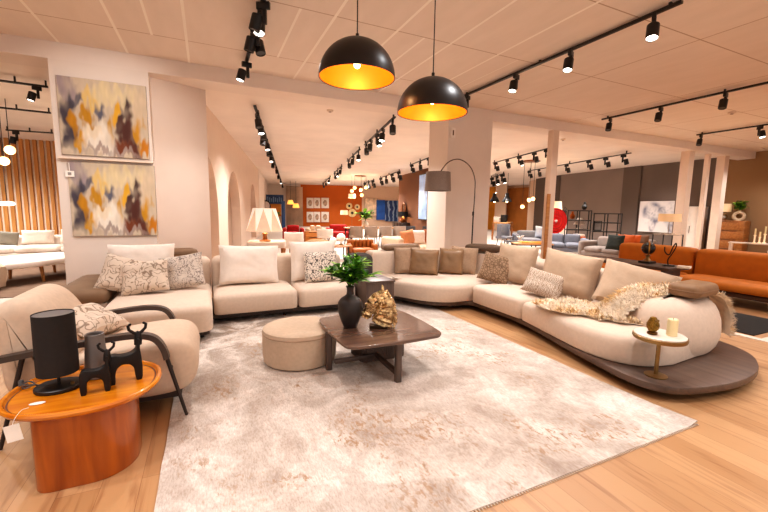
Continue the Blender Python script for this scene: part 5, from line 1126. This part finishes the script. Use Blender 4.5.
sofa('red armchair before the sheer curtain at the far left', at0(Q[3]), rad(-10), 1.0, .9, .72, REDF, 1, 'red sofas', True, .42)
sofa('beige sofa in front of the six pictures', at0(Q[4]), rad(-8), .95, .85, .72, BEIGE, 2, None, True, .42)
chair('cream tub chair in the rear hall before the beige sofa', at0(Q[5]), rad(160), CREAMW, OAK, 'pale tub chairs', .74, 'tub_chair', 'chair', .6)
chair('white tub chair behind the zigzag lamp', at0(Q[6]), rad(150), CREAMW, WALN, 'pale tub chairs', .85, 'tub_chair', 'chair', .52)
t = table('dining table set behind the grey dining chairs', at0(Q[7]), rad(-10), 2.4, 1.0, .76, OAK, BLACK, 'dining_table', 'table')
for i in range(4):
    x = Q[7][0]-1.05+.62*i; y = Q[7][1]-.75-.05*i
    chair(('first', 'second', 'third', 'fourth')[i]+' grey dining chair along the near side of the dining table, from the left', (x, y, 0), rad(170), mat('taupe_fabric', '#9c8878', .95, var=.06), BLACK, 'grey dining chairs', .86)
for i in range(2): chair(('dark grey chair at the right end of the dining table', 'dark grey chair further right, near the brown wall')[i], (Q[11][0]+.75+.9*i, Q[11][1]-.1, 0), rad(200), GREYD, BLACK, 'dark chairs near the brown wall', .85)
bouquet('greenery', 'green plant on the dining table in the rear hall', (Q[7][0]-.35, Q[7][1], 1.0), .5, .42, 80, .32, .09, 8, 15)
t = thing('vase', 'white vase holding the plant on the dining table', 'vase', (Q[7][0]-.35, Q[7][1], .761)); bm = B(); lathe(bm, [(.08, 0), (.14, .08), (.13, .18), (.07, .26)], seg=20); obj('body', bm, WHITEL, t); bm = B(); lathe(bm, [(.07, .26), (.08, .27), (.07, .28)], seg=20); obj('rim', bm, WHITEL, t)
t = thing('pouf', 'olive oval pouf behind the white back cushion', 'pouf', at0(Q[8])); bm = B(); lathe(bm, [(.30, .03), (.46, .12), (.5, .24), (.46, .36), (.28, .43), (.02, .44)], seg=36); obj('body', bm, mat('olive_tan', '#9a7a50', .8), t); bm = B(); tube(bm, [(.502*cos(2*pi*k/36), .502*sin(2*pi*k/36), .24) for k in range(37)], .012, 6); obj('piping', bm, mat('olive_tan', '#9a7a50'), t)
t = cabinet('orange timber bedside cabinet before the beige sofa', at0(Q[9]), rad(-5), .7, .45, .55, mat_wood('orange_timber', '#b5692a', '#d08a44', .5, 'X', 4), 2, 0, BLACK, 'bedside_cabinet', 'cabinet')
for i, (px, py, R_, r) in enumerate(((341, 237.5, 11.5, .13), (333, 240.5, 11.0, .10))):
    g = [(3.631, 10.912, 0.667), (3.256, 10.507, 0.616)][i]
    t = thing('table_lamp', ('larger', 'smaller')[i]+' white ball lamp behind the white back cushion', 'lamp', (g[0], g[1], .452), 0, 'white ball lamps'); bm = B(); lathe(bm, [(.06, 0), (.06, .02), (.012, .03), (.012, g[2]-.452-r*.9)], seg=16); obj('base', bm, BRASS, t); bm = B(); sphere(bm, (0, 0, g[2]-.452), r, seg=20, ring=14); obj('globe', bm, mat('opal_glass', '#f2e4d4', .3, emis=.25), t)
g = (3.442, 10.711, 0.611)
table('round low table carrying the two white ball lamps', at0(g), 0, .9, .7, .45, WALN, BLACK, 'side_table', 'side table', .03, .04, True)
# white sideboard and zigzag lamp behind the left run
zl = (1.016, 7.734, 0.983)
t = thing('side_table', 'white side table with rounded corners behind the sofa under the zigzag lamp', 'side table', (zl[0]+.05, zl[1]+.1, 0), rad(-12)); bm = B(); slab(bm, rpoly([(-.36, -.3), (.36, -.3), (.36, .3), (-.36, .3)], .08), .74, .86, .02); obj('top', bm, WHITEL, t)
for sx in (-1, 1):
    for sy in (-1, 1): bm = B(); tube(bm, [(sx*.3, sy*.24, .74), (sx*.32, sy*.26, 0)], [.03, .022], 10); obj('leg', bm, WALN, t)
def zigzag_lamp(c):
    t = thing('table_lamp', 'table lamp with a faceted zigzag cream shade behind the sofa on the left', 'lamp', c, rad(-12)); h = .64; s0, s1 = .16, .31
    bm = B(); lathe(bm, [(.11, 0), (.11, .02), (.045, .035), (.04, .12), (.055, .15), (.02, .18), (.014, .4)], seg=24); obj('base', bm, WALN, t)
    bm = B(); n = 8; top = []; bot = []
    for k in range(n): a = 2*pi*k/n; top.append(Vector((.215*cos(a), .215*sin(a), h))); bot.append(Vector((.36*cos(a+pi/n), .33*sin(a+pi/n), .20)))
    tv = [bm.verts.new(p) for p in top]; bv = [bm.verts.new(p) for p in bot]
    for k in range(n):
        f = bm.faces.new((tv[k], bv[k], tv[(k+1) % n])); f.material_index = 0
        f = bm.faces.new((bv[k], bv[(k+1) % n], tv[(k+1) % n])); f.material_index = 1
    obj('lamp_shade', bm, [mat('shade_bright', '#fbf2e6', .9, emis=.45, ecol='#fff0dc'), mat('shade_dim', '#ecd5bd', .9, emis=.22, ecol='#ffdfbe')], t, smooth=False)
    bm = B(); sphere(bm, (0, 0, .42), .04); obj('bulb', bm, BULB, t); lamp_light('lamp_glow', (c[0], c[1], c[2]+.40), 14, (1, .75, .48), .05)
zigzag_lamp((zl[0], zl[1], .861))
# left: white sofa, oval bench table, globes
Q = [(-3.51, 11.631, 0.74), (-3.287, 9.769, 0.45), (-2.249, 8.027, 0.45)]
sofa('white sofa in front of the slatted timber wall at the left', at0((-3.95, 13.4, 0)), rad(0), 3.2, 1.05, .68, CREAMW, 3, None, True, .44, .6)
pillow('throw_cushion', 'grey cushion at the left end of the white sofa', 'cushion', mat('grey_green_fabric', '#8c8577', .95), (-4.75, 12.95, .46), .5, .36, .2, 10, 16, 8, None, 61)
pillow('back_cushion', 'white cushion in the middle of the white sofa by the slatted wall', 'cushion', CREAMW, (-4.1, 13.0, .46), .7, .38, .22, 0, 14, 0, 'white cushions on the far sofa', 62)
pillow('back_cushion', 'white cushion on the white sofa nearest to the pier', 'cushion', CREAMW, (-3.3, 13.0, .46), .7, .38, .22, 0, 14, 4, 'white cushions on the far sofa', 63)
t = thing('bench', 'large oval cream upholstered bench on timber legs at the left', 'bench', (-3.30, 9.75, 0), rad(52))
bm = B(); P = [(1.30*cos(2*pi*k/40), .62*sin(2*pi*k/40)) for k in range(40)]; puff(bm, P, .33, .46, .05, .03, .02); obj('seat', bm, CREAMW, t)
for sx in (-1, 0, 1):
    for sy in (-1, 1): bm = B(); tube(bm, [(sx*.8, sy*.4, .33), (sx*.85, sy*.44, 0)], [.035, .025], 8); obj('leg', bm, OAK, t)
t = thing('throw', 'cream blanket hanging over the near left end of the oval bench', 'throw', (-3.95, 8.9, 0), rad(52)); bm = B(); n = 12
V = [[bm.verts.new((-.35+.7*j/10+.02*sin(i), (-.52 if i < 6 else -.52-.11+.02*sin(j*1.4)*(i-5)/6) if i >= 5 else -.52+.11*(5-i), .487 if i <= 5 else .487-.07*(i-5))) for j in range(11)] for i in range(n)]
for i in range(n-1):
    for j in range(10): bm.faces.new((V[i][j], V[i+1][j], V[i+1][j+1], V[i][j+1]))
obj('blanket', bm, SAND, t)
for i in range(3):
    g = [(-3.585, 10.399, 2.597), (-3.749, 10.554, 2.384), (-4.038, 11.3, 1.508)][i]
    t = thing('pendant_lamp', ('glowing glass globe pendant at the left, the upper one', 'glowing glass globe pendant at the left edge, just below the upper one', 'flat white disc pendant before the slatted wall')[i], 'pendant lamp', g, 0, 'globe pendants at the left' if i < 2 else None)
    bm = B(); 
    if i < 2: sphere(bm, (0, 0, 0), .09, seg=24, ring=16)
    else: lathe(bm, [(.02, .06), (.12, .045), (.145, 0), (.11, -.03), (.02, -.04)], seg=32)
    obj('globe' if i < 2 else 'shade', bm, mat('warm_globe', '#ffd9a8') if i < 2 else mat('opal_lit', '#fff6ea', .4, emis=1.6), t); bm = B(); lathe(bm, [(.007, .04 if i == 2 else .085), (.007, 3.599-g[2])], seg=8); obj('cord', bm, BLACK, t)
    lamp_light('globe_glow', (g[0], g[1], g[2]-.3), 15, (1, .8, .58), .1)

# ------------------------------------------------------------------ added fill spots without fixtures, brightening the hall
def down(x, y, z, power, size=2.3, col=(.98, .98, 1), r=.05): lamp_light('hall_fill', (x, y, z), power, col, r, 'SPOT', (x, y, 0), size, .9)
for x in (-2.5, 0, 2.5, 5.5, 9, 12.5): down(x, -1.2, 3.5, 150)
for x, y in ((-2.2, 2.2), (-2.0, 4.8), (2.3, 1.6), (2.4, 4.4), (6.4, 4.6), (9.8, 4.0), (14.2, 4.5), (15.4, 5.8), (12.0, 2.5)): down(x, y, 3.5, 150)
for x, y in ((-4, 9.2), (-8, 10), (-5.5, 14), (-6.5, 12.5), (1.9, 10.5), (6.8, 10.8), (10.5, 9.5), (14, 10), (5, 14), (9, 14.5), (13.5, 14), (5.5, 19), (8.2, 19), (14, 19), (6.5, 25), (10, 25), (14.5, 25), (19, 22), (8.5, 30), (12, 29)): down(x, y, 3.42, 400, 2.5, (1, 1, 1))
for x, y in ((-1.3, 1.7), (-.9, .7), (4.2, .5)): down(x, y, 3.5, 120, 1.4)
for loc, aim, pw in (((5.8, 3.6, 3.5), (7.5, 6.7, 1.6), 160), ((11, 3.2, 3.5), (14.2, 6.9, 1.8), 260), ((12.5, 4.8, 3.5), (16.9, 7.0, 1.0), 160), ((13.6, 8.6, 3.45), (17.2, 9.5, 1.3), 200)): lamp_light('aimed_fill', loc, pw, (1, .97, .94), .05, 'SPOT', aim, .7, .9)  # added spots with no fixture, brightening the posts and the right wall
t = thing('wall_box', 'small white box with a dark slot high on the pillar under the lower pendant', 'box', (4.601, 6.69, 3.085))
bm = B(); box(bm, -.055, -.03, -.10, .055, 0, .10, .006); obj('housing', bm, mat('box_white', '#efe4da', .6), t)
bm = B(); box(bm, -.015, -.034, -.05, .015, -.029, .05); obj('slot', bm, mat('slot_brown', '#6b5140', .7), t)
